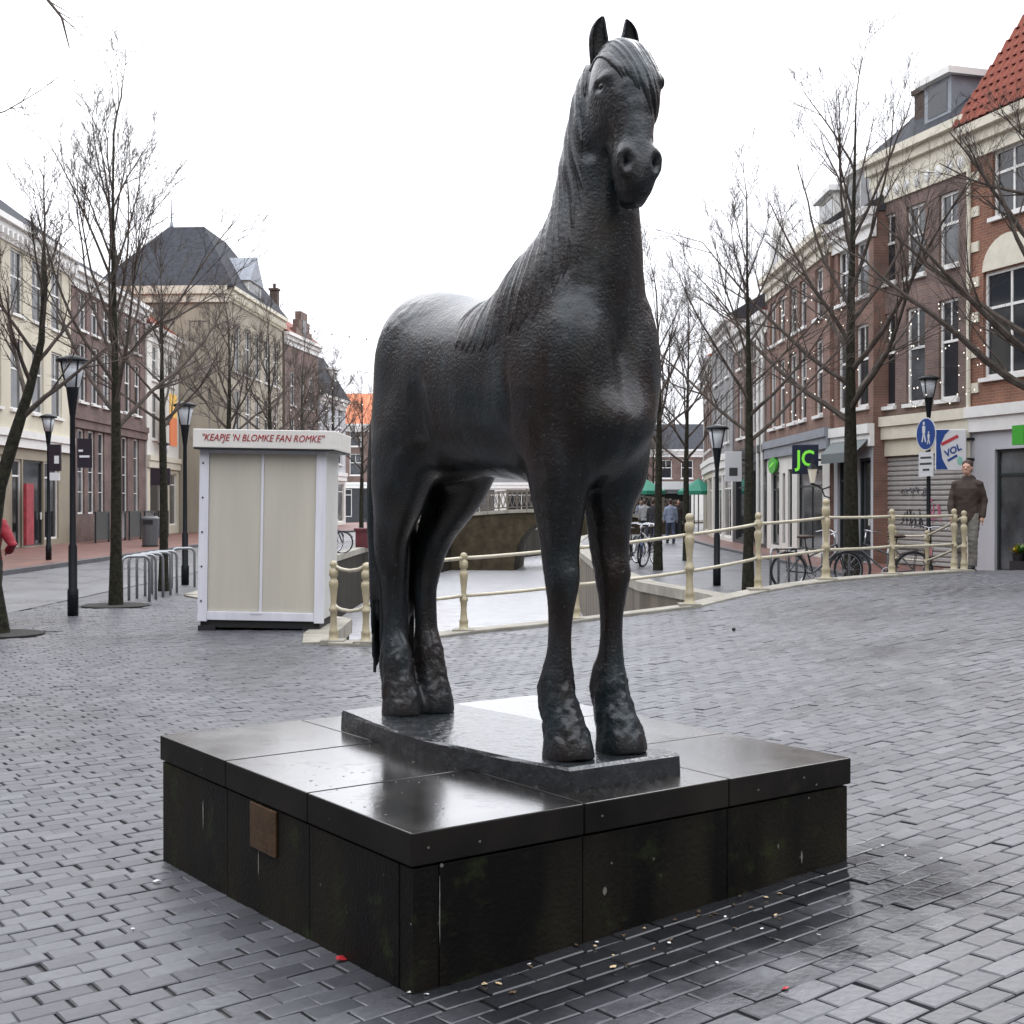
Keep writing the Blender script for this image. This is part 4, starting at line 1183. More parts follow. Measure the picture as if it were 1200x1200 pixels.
# the orange brick house cut by the picture's edge
A0 = 17
ro = (10.22, 29.12, 0)
t, r = house('corner_house', 'orange brick house with white ground floor, arched window and red tiled roof', ro, right_rot(A0), 8.0, 9.9, 9, 'orange',
     [(4.3, 6.6, [(.45, 2.15), (3.2, 4.9), (5.7, 7.3)]), (7.75, 9.2, [(.75, 2.0), (3.4, 4.7), (5.9, 7.1)])], None, None, 0, 3.55,
     dict(wall='greyw', holes=[(.85, 3.4, .06, 2.72, 'shop'), (4.2, 7.4, .2, 2.72, 'shop')], side='orange', frame=M_DARKF), corn=M_CREAMW, style='cross', frame=M_WHITE)
for x0 in (.45, 3.2, 5.7):                                   # white arch panels over the windows
    xm = x0+.85; MB().plate([(xm+.86*math.cos(a), 6.62+.72*math.sin(a)) for a in [math.pi*k/12 for k in range(13)]], -.03, .02).build('arch_panel', M_CREAMW, t)
for k in range(7):
    for x0 in (.02, 2.3, 5.2, 7.6): MB().box(x0, x0+.30, -.035, .02, 4.0+.78*k, 4.22+.78*k).build('stone_band', M_CREAMW, t)
MB().lathe([(.05, .3), (.05, 9.6)], (.03, -.07, 0), 8).build('downpipe', M_CREAMW, t)
# hip roof with its tiles laid one by one on the slope that is seen
rz = 9.92; W0, D0 = 8.0, 9.0
rf = MB(); rf.add([(-.25, -.3, rz), (W0+.25, -.3, rz), (W0+.25, D0+.3, rz), (-.25, D0+.3, rz), (2.4, 2.6, rz+5.9), (5.6, 2.6, rz+5.9), (5.6, 6.4, rz+5.9), (2.4, 6.4, rz+5.9)],
      [(0, 1, 5, 4), (1, 2, 6, 5), (2, 3, 7, 6), (3, 0, 4, 7), (4, 5, 6, 7), (0, 3, 2, 1)])
roof0 = rf.build('roof', M_TILE, t)
def tile_mesh():
    m = MB(); pr_ = [(-.12, .0), (-.08, .028), (-.03, .036), (.02, .018), (.07, .004), (.125, .010)]
    n = len(pr_)
    m.add([(x, 0, z+.02) for x, z in pr_] + [(x, .34, z) for x, z in pr_] + [(x, 0, z) for x, z in pr_],
          [(k, k+1, n+k+1, n+k) for k in range(n-1)] + [(2*n+k, 2*n+k+1, k+1, k) for k in range(n-1)])
    return m.mesh('roof_tile', M_TILE)
TM = tile_mesh()
def lay_tiles(A, B, C_, parent, limit, per_row=99):
    """A,B eave ends, C_ point on the ridge side above A"""
    A, B, C_ = Vector(A), Vector(B), Vector(C_)
    ex = (B-A).normalized(); up = (C_-A) - ex*(C_-A).dot(ex); Lr = up.length; up.normalize(); nn = ex.cross(up)
    cnt = 0; rows = int(Lr/.28); off = (C_-A).dot(ex)
    for j in range(rows):
        k0 = j/rows; a0 = off*k0; a1 = (B-A).length - off*k0
        for i in range(min(per_row, int((a1-a0)/.24))):
            if cnt >= limit: return
            p = A + ex*(a0+.12+.24*i) + up*(.28*j) + nn*.015
            o = bpy.data.objects.new('roof_tile', TM); COL.objects.link(o); o.parent = parent; cnt += 1
            o.matrix_local = Matrix(((ex.x, up.x, nn.x, p.x), (ex.y, up.y, nn.y, p.y), (ex.z, up.z, nn.z, p.z), (0, 0, 0, 1))) @ Matrix.Rotation(rnd.uniform(-.02, .02), 4, 'X')
lay_tiles((-.25, -.3, rz), (W0+.25, -.3, rz), (2.4, 2.6, rz+5.9), roof0, 300, 13)
# narrow brown brick house with the shutter
t1, r1 = house('canal_house', 'narrow brown brick house with rolling shutter and white carved frieze', (9.10, 33.0, 0), right_rot(A0), 3.95, 10.2, 8, 'brown',
     [(3.95, 6.25, [(.30, 1.02), (1.48, 2.24), (2.78, 3.52)]), (7.0, 8.7, [(.30, 1.02), (1.48, 2.24), (2.78, 3.52)])], None, None, 0, 3.55,
     dict(wall='cream', holes=[(.55, 3.80, .05, 2.72, 'shutter')], bandm=M_CREAMW), corn=M_CREAMW)
MB().box(.02, 3.93, -.05, .03, 9.0, 9.48).build('frieze', M_CREAMW, t1)
for k in range(9): MB().blob((.3+.42*k, -.05, 9.24), (.14, .05, .15), 8, 6).build('carving', M_WHITE, t1)
M_SHUT = mat('galvanised_shutter', (.42, .41, .39), .45, .15, 6, metal=.3)
sh = MB().box(.56, 3.79, .135, .15, .05, 2.72).build('shutter', M_SHUT, t1)
slat = MB().add([(.57, .13, 0), (3.78, .13, 0), (3.78, .085, .03), (.57, .085, .03), (.57, .085, .085), (3.78, .085, .085), (3.78, .13, .118), (.57, .13, .118)], [(0, 1, 2, 3), (3, 2, 5, 4), (4, 5, 6, 7)]).mesh('slat', M_SHUT)
for k in range(22): put('slat', slat, sh, (0, 0, .06+.12*k))
# scribbled paint on the shutter
def scribble(parent, x, z, w, h, col, seed, n=5):
    r_ = random.Random(seed); m = MB()
    for k in range(n):
        pts = [(x+w*(k+r_.random())/n + .10*r_.uniform(-1, 1)*j/4, .078, z+h*r_.random()) for j in range(5)]
        for a, c in zip(pts, pts[1:]): m.bar(a, c, .028, .006, (0, 1, 0))
    tag(m.build('graffiti', mat('spray_paint', col, .6), parent), kind='stuff')
scribble(sh, 1.2, .95, .9, .5, (.03, .03, .04), 4, 7); scribble(sh, 2.3, 1.1, .5, .6, (.55, .15, .25), 5, 4); scribble(sh, 1.1, 1.7, 1.2, .25, (.12, .12, .13), 6, 7)
rr = MB(); z = 10.22
rr.add([(-.1, -.2, z), (4.05, -.2, z), (4.05, 1.3, z+1.25), (-.1, 1.3, z+1.25), (4.05, 8, z+1.3), (-.1, 8, z+1.3), (4.05, 8, z), (-.1, 8, z)], [(0, 1, 2, 3), (3, 2, 4, 5), (0, 3, 5, 7), (1, 6, 4, 2), (5, 4, 6, 7), (0, 7, 6, 1)])
r1 = rr.build('roof', M_SLATE, t1)
dormer(r1, 1.7, 2.75, .35, 1.25, 10.6, 11.55, M_LEAD)
chimney(r1, .75, 1.2, 10.8, 11.9, .55, .6, 0)
# next house: narrow, red, grey awning
t2, r2 = house('canal_house', 'narrow red brick house with grey awning over its shop window', (8.62, 34.95, 0), right_rot(8), 2.55, 8.9, 8, 'rust',
     [(4.0, 6.1, [(.25, 1.05), (1.45, 2.25)]), (6.8, 8.2, [(.25, 1.05), (1.45, 2.25)])], 'gable', M_SLATE, 2.6, 3.4, dict(wall='greyw', holes=[(.25, 1.45, .3, 2.7, 'shop'), (1.6, 2.4, .08, 2.7, 'door')], frame=M_DARKF))
m = MB(); m.add([(.1, -.02, 3.25), (2.45, -.02, 3.25), (2.45, -.40, 2.85), (.1, -.40, 2.85), (.1, -.40, 2.6), (2.45, -.40, 2.6), (.1, -.02, 3.2), (2.45, -.02, 3.2)], [(0, 3, 2, 1), (3, 4, 5, 2), (0, 6, 3), (1, 2, 7)])
m.build('awning', mat('grey_awning_cloth', (.13, .15, .15), .8), t2)
dormer(r2, .3, 2.2, .2, 2.6, 8.95, 10.1, M_WALLS['white'])
# red brick house, white shop with the green signs
t3, r3 = house('canal_house', 'red brick house with white shop front carrying green signs', (8.52, 43.6, 0), right_rot(0), 8.6, 9.0, 9, 'rust',
     [(4.0, 6.1, [(.5, 1.4), (1.9, 2.8), (3.5, 4.5), (4.9, 5.8), (6.9, 7.8)]), (6.7, 8.1, [(.5, 1.4), (1.9, 2.8), (3.5, 4.5), (4.9, 5.8), (6.9, 7.8)])], 'gable', M_SLATE, 3.2, 3.45,
     dict(wall='white', holes=[(.7, 2.0, .2, 2.55, 'shop'), (2.5, 2.9, .3, 2.5, 'plain'), (3.3, 3.9, .2, 2.6, 'plain'), (4.6, 7.8, .2, 2.6, 'shop')], frame=M_DARKF, bandm=M_LEAD), corn=M_CREAMW)
MB().plate([(.4, 9.0), (3.2, 9.0), (1.8, 10.7)], -.1, .3).build('gable_front', M_WALLS['white'], t3)
MB().box(1.4, 2.2, -.115, -.101, 9.1, 9.8).build('gable_pane', M_GLASS, t3)
dormer(r3, 4.8, 6.6, .6, 3, 9.0, 10.4, M_WALLS['white'])
t4, r4 = house('canal_house', 'house with dark shop front and white downpipes beside the white shop', (8.55, 50.2, 0), right_rot(0), 6.6, 8.0, 9, 'brown',
     [(4.0, 6.0, bays(6.6, 4, .9)), (6.6, 7.8, bays(6.6, 4, .9))], 'gable', M_TILE, 3.2, 3.4, dict(wall='black', holes=[(.4, 2.8, .2, 2.7, 'shop'), (3.0, 3.8, .08, 2.6, 'door'), (4.0, 6.2, .2, 2.7, 'shop')], frame=M_DARKF, bandm=M_DARKF))
for x in (5.4, 6.2): MB().lathe([(.07, .2), (.07, 8.0)], (x, -.1, 0), 8).build('downpipe', M_WHITE, t4)
chimney(r4, 3, 4, 10.5, 12.8, .7, .6, 2)
t5, r5 = house('canal_house', 'grey stucco house with white trimmed windows next to the dark shop', (8.75, 57.0, 0), right_rot(-2), 6.6, 8.8, 9, 'grey',
     [(4.0, 6.0, bays(6.6, 3, 1.0)), (6.6, 7.9, bays(6.6, 3, 1.0))], 'gable', M_SLATE, 2.8, 3.4, dict(wall='white', holes=[(.4, 3.2, .2, 2.7, 'shop'), (3.6, 6.2, .2, 2.7, 'shop')]))
t6, r6 = house('canal_house', 'brown brick house where the row turns away, with orange tiles', (9.7, 66.0, 0), right_rot(-6), 8.9, 8.0, 9, 'brown',
     [(4.0, 6.0, bays(8.9, 4, 1.0)), (6.5, 7.6, bays(8.9, 4, 1.0))], 'gable', M_TILEO, 3.0, 3.4, dict(wall='cream', holes=[(.4, 4.2, .2, 2.7, 'shop'), (4.8, 8.4, .2, 2.7, 'shop')]))
t7, r7 = house('canal_house', 'white plastered house past the turn of the right row', (12.2, 78.0, 0), right_rot(-12), 12.0, 7.6, 9, 'white',
     [(4.0, 6.0, bays(12, 5, 1.0))], 'gable', M_SLATE, 2.6, 3.4, dict(wall='greyw', holes=[(.4, 5.2, .2, 2.7, 'shop'), (5.8, 11.4, .2, 2.7, 'shop')]))
t8, r8 = house('canal_house', 'red brick house with dark roof at the far end of the right row', (17.2, 93.0, 0), right_rot(-18), 15.5, 7.0, 9, 'rust',
     [(4.0, 6.0, bays(15.5, 6, 1.0))], 'gable', M_SLATE, 3.0, 3.4, dict(wall='white', holes=[(.4, 6.2, .2, 2.7, 'shop'), (7.8, 14.4, .2, 2.7, 'shop')]))
# houses that stand round the rest of the square (they shade it and show in the wet stone)
def back_house(label, loc, rot, W, H, wall, rise=3.0):
    n = max(2, int(W/2.6))
    house('town_house', label, loc, rot, W, H, 9, wall, [(4.3, 6.4, bays(W, n, 1.1)), (7.2, 9.0, bays(W, n, 1.1))], 'gable', M_SLATE, rise, 3.5, dict(wall='greyw', holes=[(.6, W*.45, .3, 2.9, 'shop'), (W*.55, W-.6, .3, 2.9, 'shop')]))
back_house('brown brick house across the square from the horse', (26, -9, 0), math.pi, 13, 10.5, 'brown')
back_house('cream stucco house facing the horse across the square', (13, -9, 0), math.pi, 14, 10.0, 'cream')
back_house('dark red brick house across the square beside the cream one', (-1, -9, 0), math.pi, 14, 10.8, 'darkred')
back_house('brown brick house continuing the left row along the square', (-15.6, 11.5, 0), LANG, 21.2, 10.6, 'brown')
back_house('dark red brick house at the near end of the left row', (-15.2, -9, 0), LANG, 20.2, 10.4, 'darkred')
back_house('brown brick house next to the orange brick corner house', (12.75, 21.3, 0), right_rot(17), 12, 9.8, 'brown')
back_house('dark brick house at the near end of the right row', (16.4, 9.6, 0), right_rot(8), 18, 10.2, 'darkred')
# ---------------------------------------------------------------- bare winter trees
M_BARK = mat('wet_bark', (.009, .008, .007), .8, scale=14, col2=(.038, .037, .024), bump=.8, bscale=30, spec=.15)
M_TWIG = mat('twig_bark', (.085, .070, .060), .85, .4, 6, spec=.15)

def grow_tree(seed, H, r0, fork, limbs, up=.55, spread=.55, lean=(0, 0), dens=1.0, aim=None, limb_len=None, extra=None):
    r = random.Random(seed); trunk = MB(); crown = MB()
    n = 8; tp = []
    top = H*.86
    for k in range(n+1):
        q = k/n; z = top*q
        tp.append(Vector((lean[0]*(min(1.3, z/fork)**2.2 - .55*math.sin(math.pi*min(1, z/fork)))+.05*math.sin(q*5+seed)*q, lean[1]*min(1, z/fork)+.05*math.cos(q*4+seed)*q, z)))
    tr = [r0*(1.0-.22*min(1, z.z/fork) if z.z < fork else max(.018/r0, .70*max(0, 1-(z.z-fork)/(top-fork))**.8)) for z in tp]
    tr[0] = r0*1.25
    trunk.tube([Vector((tp[0].x, tp[0].y, -.3))]+tp, [r0*1.35]+tr, 10)
    def path(p, d, L, rad, steps, wob, trop):
        pts = [p]; rs = [rad]; d = d.normalized(); cur = p
        for k in range(steps):
            d = (d + Vector((r.gauss(0, wob), r.gauss(0, wob), r.gauss(0, wob)+trop))).normalized()
            cur = cur + d*(L/steps); pts.append(cur); rs.append(max(.0020, rad*(1-.82*(k+1)/steps)))
        return pts, rs
    def sub(pts, rs, L, level):
        m = len(pts)-1
        cnt = {1: int(9*dens), 2: int(8*dens), 3: int(5*dens)}[level]
        for i in range(cnt):
            q = r.uniform(.18 if level > 1 else .22, 1.0)*m; k = min(m-1, int(q)); f = q-k
            p = pts[k].lerp(pts[k+1], f); d0 = (pts[k+1]-pts[k]).normalized()
            side = d0.orthogonal().normalized(); side.rotate(Matrix.Rotation(r.uniform(0, 6.283), 3, d0))
            d = d0*r.uniform(.75, 1.1) + side*r.uniform(.38, .80) + Vector((0, 0, .12))
            l2 = L*r.uniform(.30, .58)*(1.15-.45*q/m); r2 = max(.0045, rs[k]*.55)
            if level == 1:
                a, b_ = path(p, d, l2, min(r2, .017), 5, .075, .05); crown.tube(a, b_, 4, False); sub(a, b_, l2, 2)
            elif level == 2:
                a, b_ = path(p, d, l2, max(.0032, min(r2, .0058)), 4, .085, .04); crown.tube(a, b_, 3, False); sub(a, b_, l2, 3)
            else:
                a, b_ = path(p, d, max(.12, l2), .0024, 3, .10, .03); crown.tube(a, b_, 3, False)
    for i in range(limbs):
        q = i/max(1, limbs-1)
        z = fork + (top-fork)*(.0 + .80*q**1.15) + r.uniform(-.1, .1)
        k = 0
        while k < n-1 and tp[k+1].z < z: k += 1
        f = (z-tp[k].z)/(tp[k+1].z-tp[k].z); p = tp[k].lerp(tp[k+1], max(0, min(1, f)))
        a = i*2.4 + r.uniform(-.4, .4)
        d = Vector((math.cos(a)*spread*(1.25-.55*q), math.sin(a)*spread*(1.25-.55*q), up+.45*q))
        if aim is not None and i % 3 != 2: d = Vector(aim[i % len(aim)]) + Vector((r.gauss(0, .12), r.gauss(0, .12), r.gauss(0, .08)))
        L = (limb_len or (H-fork)*.62)*(1.0-.55*q)*r.uniform(.85, 1.1)
        rad = max(.016, r0*.40*(1-.60*q))
        pts, rs = path(p, d, L, rad, 8, .065, .055)
        crown.tube(pts, rs, 6, False); sub(pts, rs, L, 1)
    for ex in (extra or []):
        P_ = [Vector(q) for q in ex]; m_ = len(P_)-1; rs = [.035*(1-.88*k/m_) for k in range(m_+1)]; crown.tube(P_, rs, 6, False); sub(P_[-4:], rs[-4:], .9, 2)
    a, b_ = path(tp[-1], Vector((0, 0, 1)), H-top, tr[-1], 4, .08, .1); crown.tube(a, b_, 4, False); sub(a, b_, H-top+.8, 1)
    return trunk.mesh('trunk', M_BARK, True), crown.mesh('crown', M_TWIG)

def tree(name, label, loc, meshes, rotz=0, sc=1.0, group=None, pit=True):
    t = thing(name, label, 'tree', loc, rotz, group); t.scale = (sc, sc, sc)
    put('trunk', meshes[0], t); put('crown', meshes[1], t)
    return t
LG = 'bare trees along the left quay'; RG = 'bare trees along the right quay'
ta = grow_tree(1, 8.3, .090, 2.75, 20, .62, .50, dens=.85)
tree('street_tree', 'tall slim bare tree with upswept branches beside the bicycle hoops and the kiosk', (-6.0, 19.75, 0), ta, .6, 1.0, LG)
tb = grow_tree(2, 6.0, .082, 2.8, 12, .45, .68, dens=.85)
tree('street_tree', 'bare forked tree behind the row of bicycle hoops', (-6.2, 23.2, 0), tb, 1.0, 1.0, LG)
tc_ = grow_tree(3, 5.4, .09, 2.6, 9, .55, .6, lean=(.24, .1), dens=.7)
tree('street_tree', 'leaning bare tree with the red coated person behind its trunk', (-6.06, 15.45, 0), tc_, 0, 1.0, LG)
tx = grow_tree(4, 6.6, .10, 2.6, 13, .42, .70, dens=.85)
for k, (x, y, m_, s) in enumerate(((-6.1, 28.0, tx, .95), (-6.15, 33.2, tb, 1.08), (-6.2, 38.8, tx, 1.0), (-6.2, 45, tb, 1.1), (-6.0, 52, tx, 1.0), (-5.3, 60, tb, 1.1), (-4.2, 69, tx, 1.05))):
    tree('street_tree', 'bare tree on the left quay, %s in the row counted on from the bicycle hoops' % ('first', 'second', 'third', 'fourth', 'fifth', 'sixth', 'seventh')[k], (x, y, 0), m_, k*1.3, s, LG)
# near tree outside the picture whose branch tips hang into it
near = grow_tree(8, 6.8, .12, 3.0, 8, .6, .4, dens=.5, extra=[[(0, 0, 3.4), (.5, -.1, 4.4), (1.1, -.2, 5.1), (1.6, -.3, 5.35), (1.95, -.4, 5.2), (2.15, -.45, 4.95), (2.22, -.5, 4.72)]])
tree('street_tree', 'bare tree whose drooping branch tips hang into the sky above the leaning tree', (-5.3, 9.6, 0), near, 0, 1.0, LG)
# right bank
rb = grow_tree(12, 10.4, .155, 3.1, 17, .52, .62, dens=.88)
tree('street_tree', 'large bare tree with forked crown in front of the shop with the grey awning', (6.45, 24.8, 0), rb, 2.2, 1.0, RG)
rc = grow_tree(13, 7.6, .095, 2.7, 15, .50, .62, dens=.88)
tree('street_tree', 'bare tree with moss green trunk beside the black lamp post and bicycle stands', (4.2, 23.2, 0), rc, .3, 1.0, RG)
rd = grow_tree(14, 7.4, .100, 2.8, 15, .52, .58, dens=.88)
tree('street_tree', 'bare tree standing close to the canal wall beside the parked bicycles', (3.4, 30.4, 0), rd, 1.7, 1.0, RG)
tree('street_tree', 'bare tree behind the railing post with the black cap, near the green parasol', (4.75, 35.5, 0), rc, 2.9, .98, RG)
for k, (x, y, m_, s) in enumerate(((3.6, 42, rd, .95), (3.8, 49, rc, .9), (4.6, 57, rd, .95), (5.8, 66, rc, .95), (8.2, 76, rd, .95))):
    tree('street_tree', 'bare tree on the right quay, %s beyond the tree by the green parasol' % ('first', 'second', 'third', 'fourth', 'fifth')[k], (x, y, 0), m_, k*1.9+.5, s, RG)
re_ = grow_tree(17, 9.2, .22, 2.8, 12, .40, .75, dens=.75, aim=[(-1.0, .05, .42), (-.9, -.35, .75), (-.85, .3, .18)], limb_len=4.4)
tree('street_tree', 'bare tree with long dark limbs reaching across the orange brick house', (9.3, 21.6, .3), re_, 0, 1.0, RG)
# iron grids round the near trunks
M_GRID = mat('tree_pit_soil', (.018, .016, .014), .9, .3, 30)
for x, y in TREE_PITS: 
    o = MB().lathe([(.50, -.02), (.50, .012), (.46, .02)], (0, 0, 0), 20).build('tree_pit', M_GRID); o.location = (x, y, 0); tag(o, 'dark round tree pit in the paving under the %s tree' % ('leaning' if y < 17 else 'tall slim'), 'tree pit')
# fairy lights: tiny bulbs strung through two crowns
M_BULB = mat('lit_bulb', (.9, .88, .8), .3, emit=(1, .93, .8), estr=1.2)
M_FWIRE = mat('thin_light_wire', (.02, .02, .02), .7)
def bulbs(name, label, cx, cy, cz, rx, rz, n, seed):
    """a garland wound loosely through the twigs: wire with a bulb every so often"""
    r = random.Random(seed); t = thing(name, label, 'fairy lights', (cx, cy, cz)); m = MB(); pts = []
    for k in range(n):
        q = k/(n-1); a = q*2*math.pi*4.5+r.uniform(-.5, .5); R = rx*(.35+.65*math.sin(math.pi*(.15+.8*q)))*r.uniform(.6, 1.05)
        c = Vector((R*math.cos(a), R*math.sin(a), rz*(1-2*q)+r.uniform(-.2, .2))); pts.append(c); s = .014
        m.add([(c[0]+s, c[1], c[2]), (c[0]-s, c[1], c[2]), (c[0], c[1]+s, c[2]), (c[0], c[1]-s, c[2]), (c[0], c[1], c[2]+s*1.3), (c[0], c[1], c[2]-s*1.3)], [(0, 2, 4), (2, 1, 4), (1, 3, 4), (3, 0, 4), (2, 0, 5), (1, 2, 5), (3, 1, 5), (0, 3, 5)])
    tag(m.build('bulbs', M_BULB, t), kind='stuff')
    MB().tube(pts, .0035, 3).build('wire', M_FWIRE, t)
bulbs('fairy_lights', 'warm white fairy lights strung in the twigs before the brown brick house', 8.3, 25.5, 4.6, 1.1, 1.1, 55, 1)
bulbs('fairy_lights', 'warm white fairy lights strung in the twigs before the red brick house', 6.0, 26.2, 4.6, 1.1, 1.3, 50, 2)
bulbs('fairy_lights', 'fairy lights in the twigs of the far left trees', -6.2, 40, 4.4, 1.6, 1.2, 45, 3)
# string lights across the far street
M_WIRE = mat('black_cable', (.02, .02, .02), .6)
def string(A, B, sag, n, label):
    A, B = Vector(A), Vector(B); t = thing('string_lights', label, 'string lights')
    P = [A.lerp(B, k/24) - Vector((0, 0, sag*4*(k/24)*(1-k/24))) for k in range(25)]
    MB().tube(P, .012, 4).build('cable', M_WIRE, t)
    bm_ = MB().blob((0, 0, -.10), (.055, .055, .07), 6, 5).mesh('bulb', mat('grey_bulb', (.18, .18, .18), .3))
    for k in range(n):
        q = (k+.5)/n; put('bulb', bm_, t, A.lerp(B, q) - Vector((0, 0, sag*4*q*(1-q))))
string((-12.6, 80, 12.3), (11.5, 72, 10.6), .9, 22, 'cable of small bulbs hung across the canal from the stepped gable')
string((-11.5, 92, 11.0), (14, 88, 9.6), .9, 20, 'cable of small bulbs hung across the canal beyond the pale grey house')
# ---------------------------------------------------------------- bridge railing, kiosk, lamps, stands
M_RAIL = mat('cream_enamel', (.40, .345, .225), .45, .16, 7, bump=.15)
M_RAILW = mat('worn_cream_rail', (.50, .455, .345), .4, .12, 9)
M_IRON = mat('black_green_iron', (.005, .007, .010), .45, spec=.3)
M_STEEL = mat('galvanised_steel', (.30, .31, .32), .35, metal=.7)

def post_profile(h, main):
    k = h/1.0
    p = [(.085, 0), (.085, .05), (.062, .06), (.058, .13), (.066, .15), (.050, .17), (.040, .30), (.046, .385), (.058, .40), (.058, .43), (.044, .445),
         (.034, .50), (.050, .66), (.062, .72), (.056, .76), (.036, .775), (.044, .80), (.058, .82), (.058, .89), (.040, .905), (.034, .915), (.050, .94), (.050, .965), (.036, .99), (.008, 1.0)]
    p = [(r*(1.0 if main else .86), z) for r, z in p]
    return [(r, z*k) for r, z in p]

def railing(name, label, posts, ends=True):
    """posts: (x, y, z, height, main)"""
    t = thing(name, label, 'railing', (posts[0][0], posts[0][1], 0))
    ox, oy = posts[0][0], posts[0][1]
    P = [(x-ox, y-oy, z, h, mn) for x, y, z, h, mn in posts]
    for x, y, z, h, mn in P:
        o = MB().lathe(post_profile(h, mn), (0, 0, -.03), 14).build('post', M_RAIL, t, smooth=True); o.location = (x, y, z)
        MB().box(-.13, .13, -.13, .13, -.06, .02).build('post_foot', M_STONE, o)
    for a, c in zip(P, P[1:]):
        for f in (.855, .41):
            A = Vector((a[0], a[1], a[2]+f)); B = Vector((c[0], c[1], c[2]+f))
            short = (B-A).length < .6
            pts = [A.lerp(B, q)-Vector((0, 0, (.075 if short else .012)*math.sin(math.pi*q)**.6 if 0 < q < 1 else 0)) for q in (0, .12, .25, .5, .75, .88, 1)]
            MB().tube(pts, .021, 8).build('rail', M_RAILW, t, smooth=True)
    return t
kz = .03
hs = [(.92, 0), (.90, 0), (.95, 0), (1.0, 0), (1.14, 1), (1.03, 0), (1.14, 1), (.99, 0), (.99, 0)]
ps = [(x, y, gz(x, y)+kz, h, mn) for (x, y), (h, mn) in zip(DECK, hs)]
railing('bridge_railing', 'cream cast iron railing with turned posts along the bridge edge', ps)
railing('ramp_railing', 'short cream railing running down beside the signpost behind the bridge', [(7.12, 20.55, gz(6.9, 20.5)+.01, .98, 0), (7.32, 23.0, .13, .98, 0), (7.52, 25.6, .07, .98, 0)])

# flower kiosk
KX0, KX1, KY, KD = -3.84, -2.30, 15.9, 1.15
kiosk = thing('kiosk', 'white flower kiosk with closed shutters and red lettering on its roof board', 'kiosk', ((KX0+KX1)/2, KY, 0), 0)
kiosk.rotation_euler = (0, math.radians(1.0), math.radians(-1.0))
w = (KX1-KX0)/2
M_KW = mat('white_enamel_panel', (.70, .70, .75), .35, .10, 5, streak=True)
M_KP = mat('ivory_shutter_board', (.53, .50, .42), .55, .09, 1.6, bump=.05, streak=True)
M_KD = mat('black_plinth_rail', (.012, .012, .013), .6)
M_KR = mat('white_roof_board', (.70, .68, .63), .45, .06, 3)
MB().box(-w+.02, w-.02, .05, KD, .14, 2.20).build('body', mat('grey_white_side_panel', (.58, .58, .56), .5, .06, 2), kiosk)
MB().box(-w, -w+.115, -.02, .05, .10, 2.20).build('corner_post', M_KW, kiosk, bevel=.006)
MB().box(w-.115, w, -.02, .05, .10, 2.20).build('corner_post', M_KW, kiosk, bevel=.006)
MB().box(-w+.116, w-.116, -.015, .05, .12, .225).build('bottom_rail', M_KW, kiosk, bevel=.006)
MB().box(-w+.116, w-.116, -.012, .05, 2.155, 2.20).build('top_rail', M_KW, kiosk)
for x0, x1 in ((-w+.118, -.016), (.016, w-.118)):
    p = MB().box(x0, x1, .012, .045, .227, 2.153).build('shutter_panel', M_KP, kiosk)
MB().box(-.015, .015, -.005, .05, .226, 2.154).build('middle_bar', M_KW, kiosk)
MB().box(-.12, .02, -.022, -.014, .200, .222).build('pull_handle', M_KW, kiosk)
MB().box(-w+.03, w-.05, .02, KD-.05, .03, .139).build('underframe', M_KD, kiosk)
for x in (-w+.10, w-.16):
    MB().box(x-.09, x+.12, -.02, .16, -.02, .05).build('foot', M_KD, kiosk)
MB().box(-w-.05, w+.13, -.16, KD+.06, 2.215, 2.44).build('roof_board', M_KR, kiosk, bevel=.008)
MB().box(-w-.04, w+.12, -.15, KD+.05, 2.195, 2.214).build('roof_soffit', M_KD, kiosk)
for k in range(5):
    MB().lathe([(.012, 0), (.012, .008)], (0, 0, 0), 8).build('screw', M_KD, kiosk).matrix_local = Matrix.Translation((-w+.045, -.0195, .35+.42*k)) @ Matrix.Rotation(R90, 4, 'X')
M_RED = mat('red_lettering', (.33, .012, .022), .5)
def lettering(text, parent, loc, size, mat_, rot=(R90, 0, 0), shear=0.0, bold=0.0, align='CENTER', ext=.003, name='lettering', sx=1.0):
    cu = bpy.data.curves.new(name, 'FONT'); cu.body = text; cu.size = size; cu.shear = shear; cu.offset = bold; cu.extrude = ext; cu.align_x = align; cu.align_y = 'CENTER'; cu.resolution_u = 3
    cu.materials.append(mat_)
    tmp = bpy.data.objects.new(name, cu); COL.objects.link(tmp)
    dg = bpy.context.evaluated_depsgraph_get(); dg.update()
    me = bpy.data.meshes.new_from_object(tmp.evaluated_get(dg)); bpy.data.objects.remove(tmp)
    o = bpy.data.objects.new(name, me); COL.objects.link(o); o.parent = parent; o.location = loc; o.rotation_euler = rot; o.scale = (sx, 1, 1)
    return o
lettering('"KEAPJE \'N BLOMKE FAN ROMKE"', kiosk, (.02, -.1635, 2.335), .118, M_RED, shear=.28, bold=.0, sx=.84)

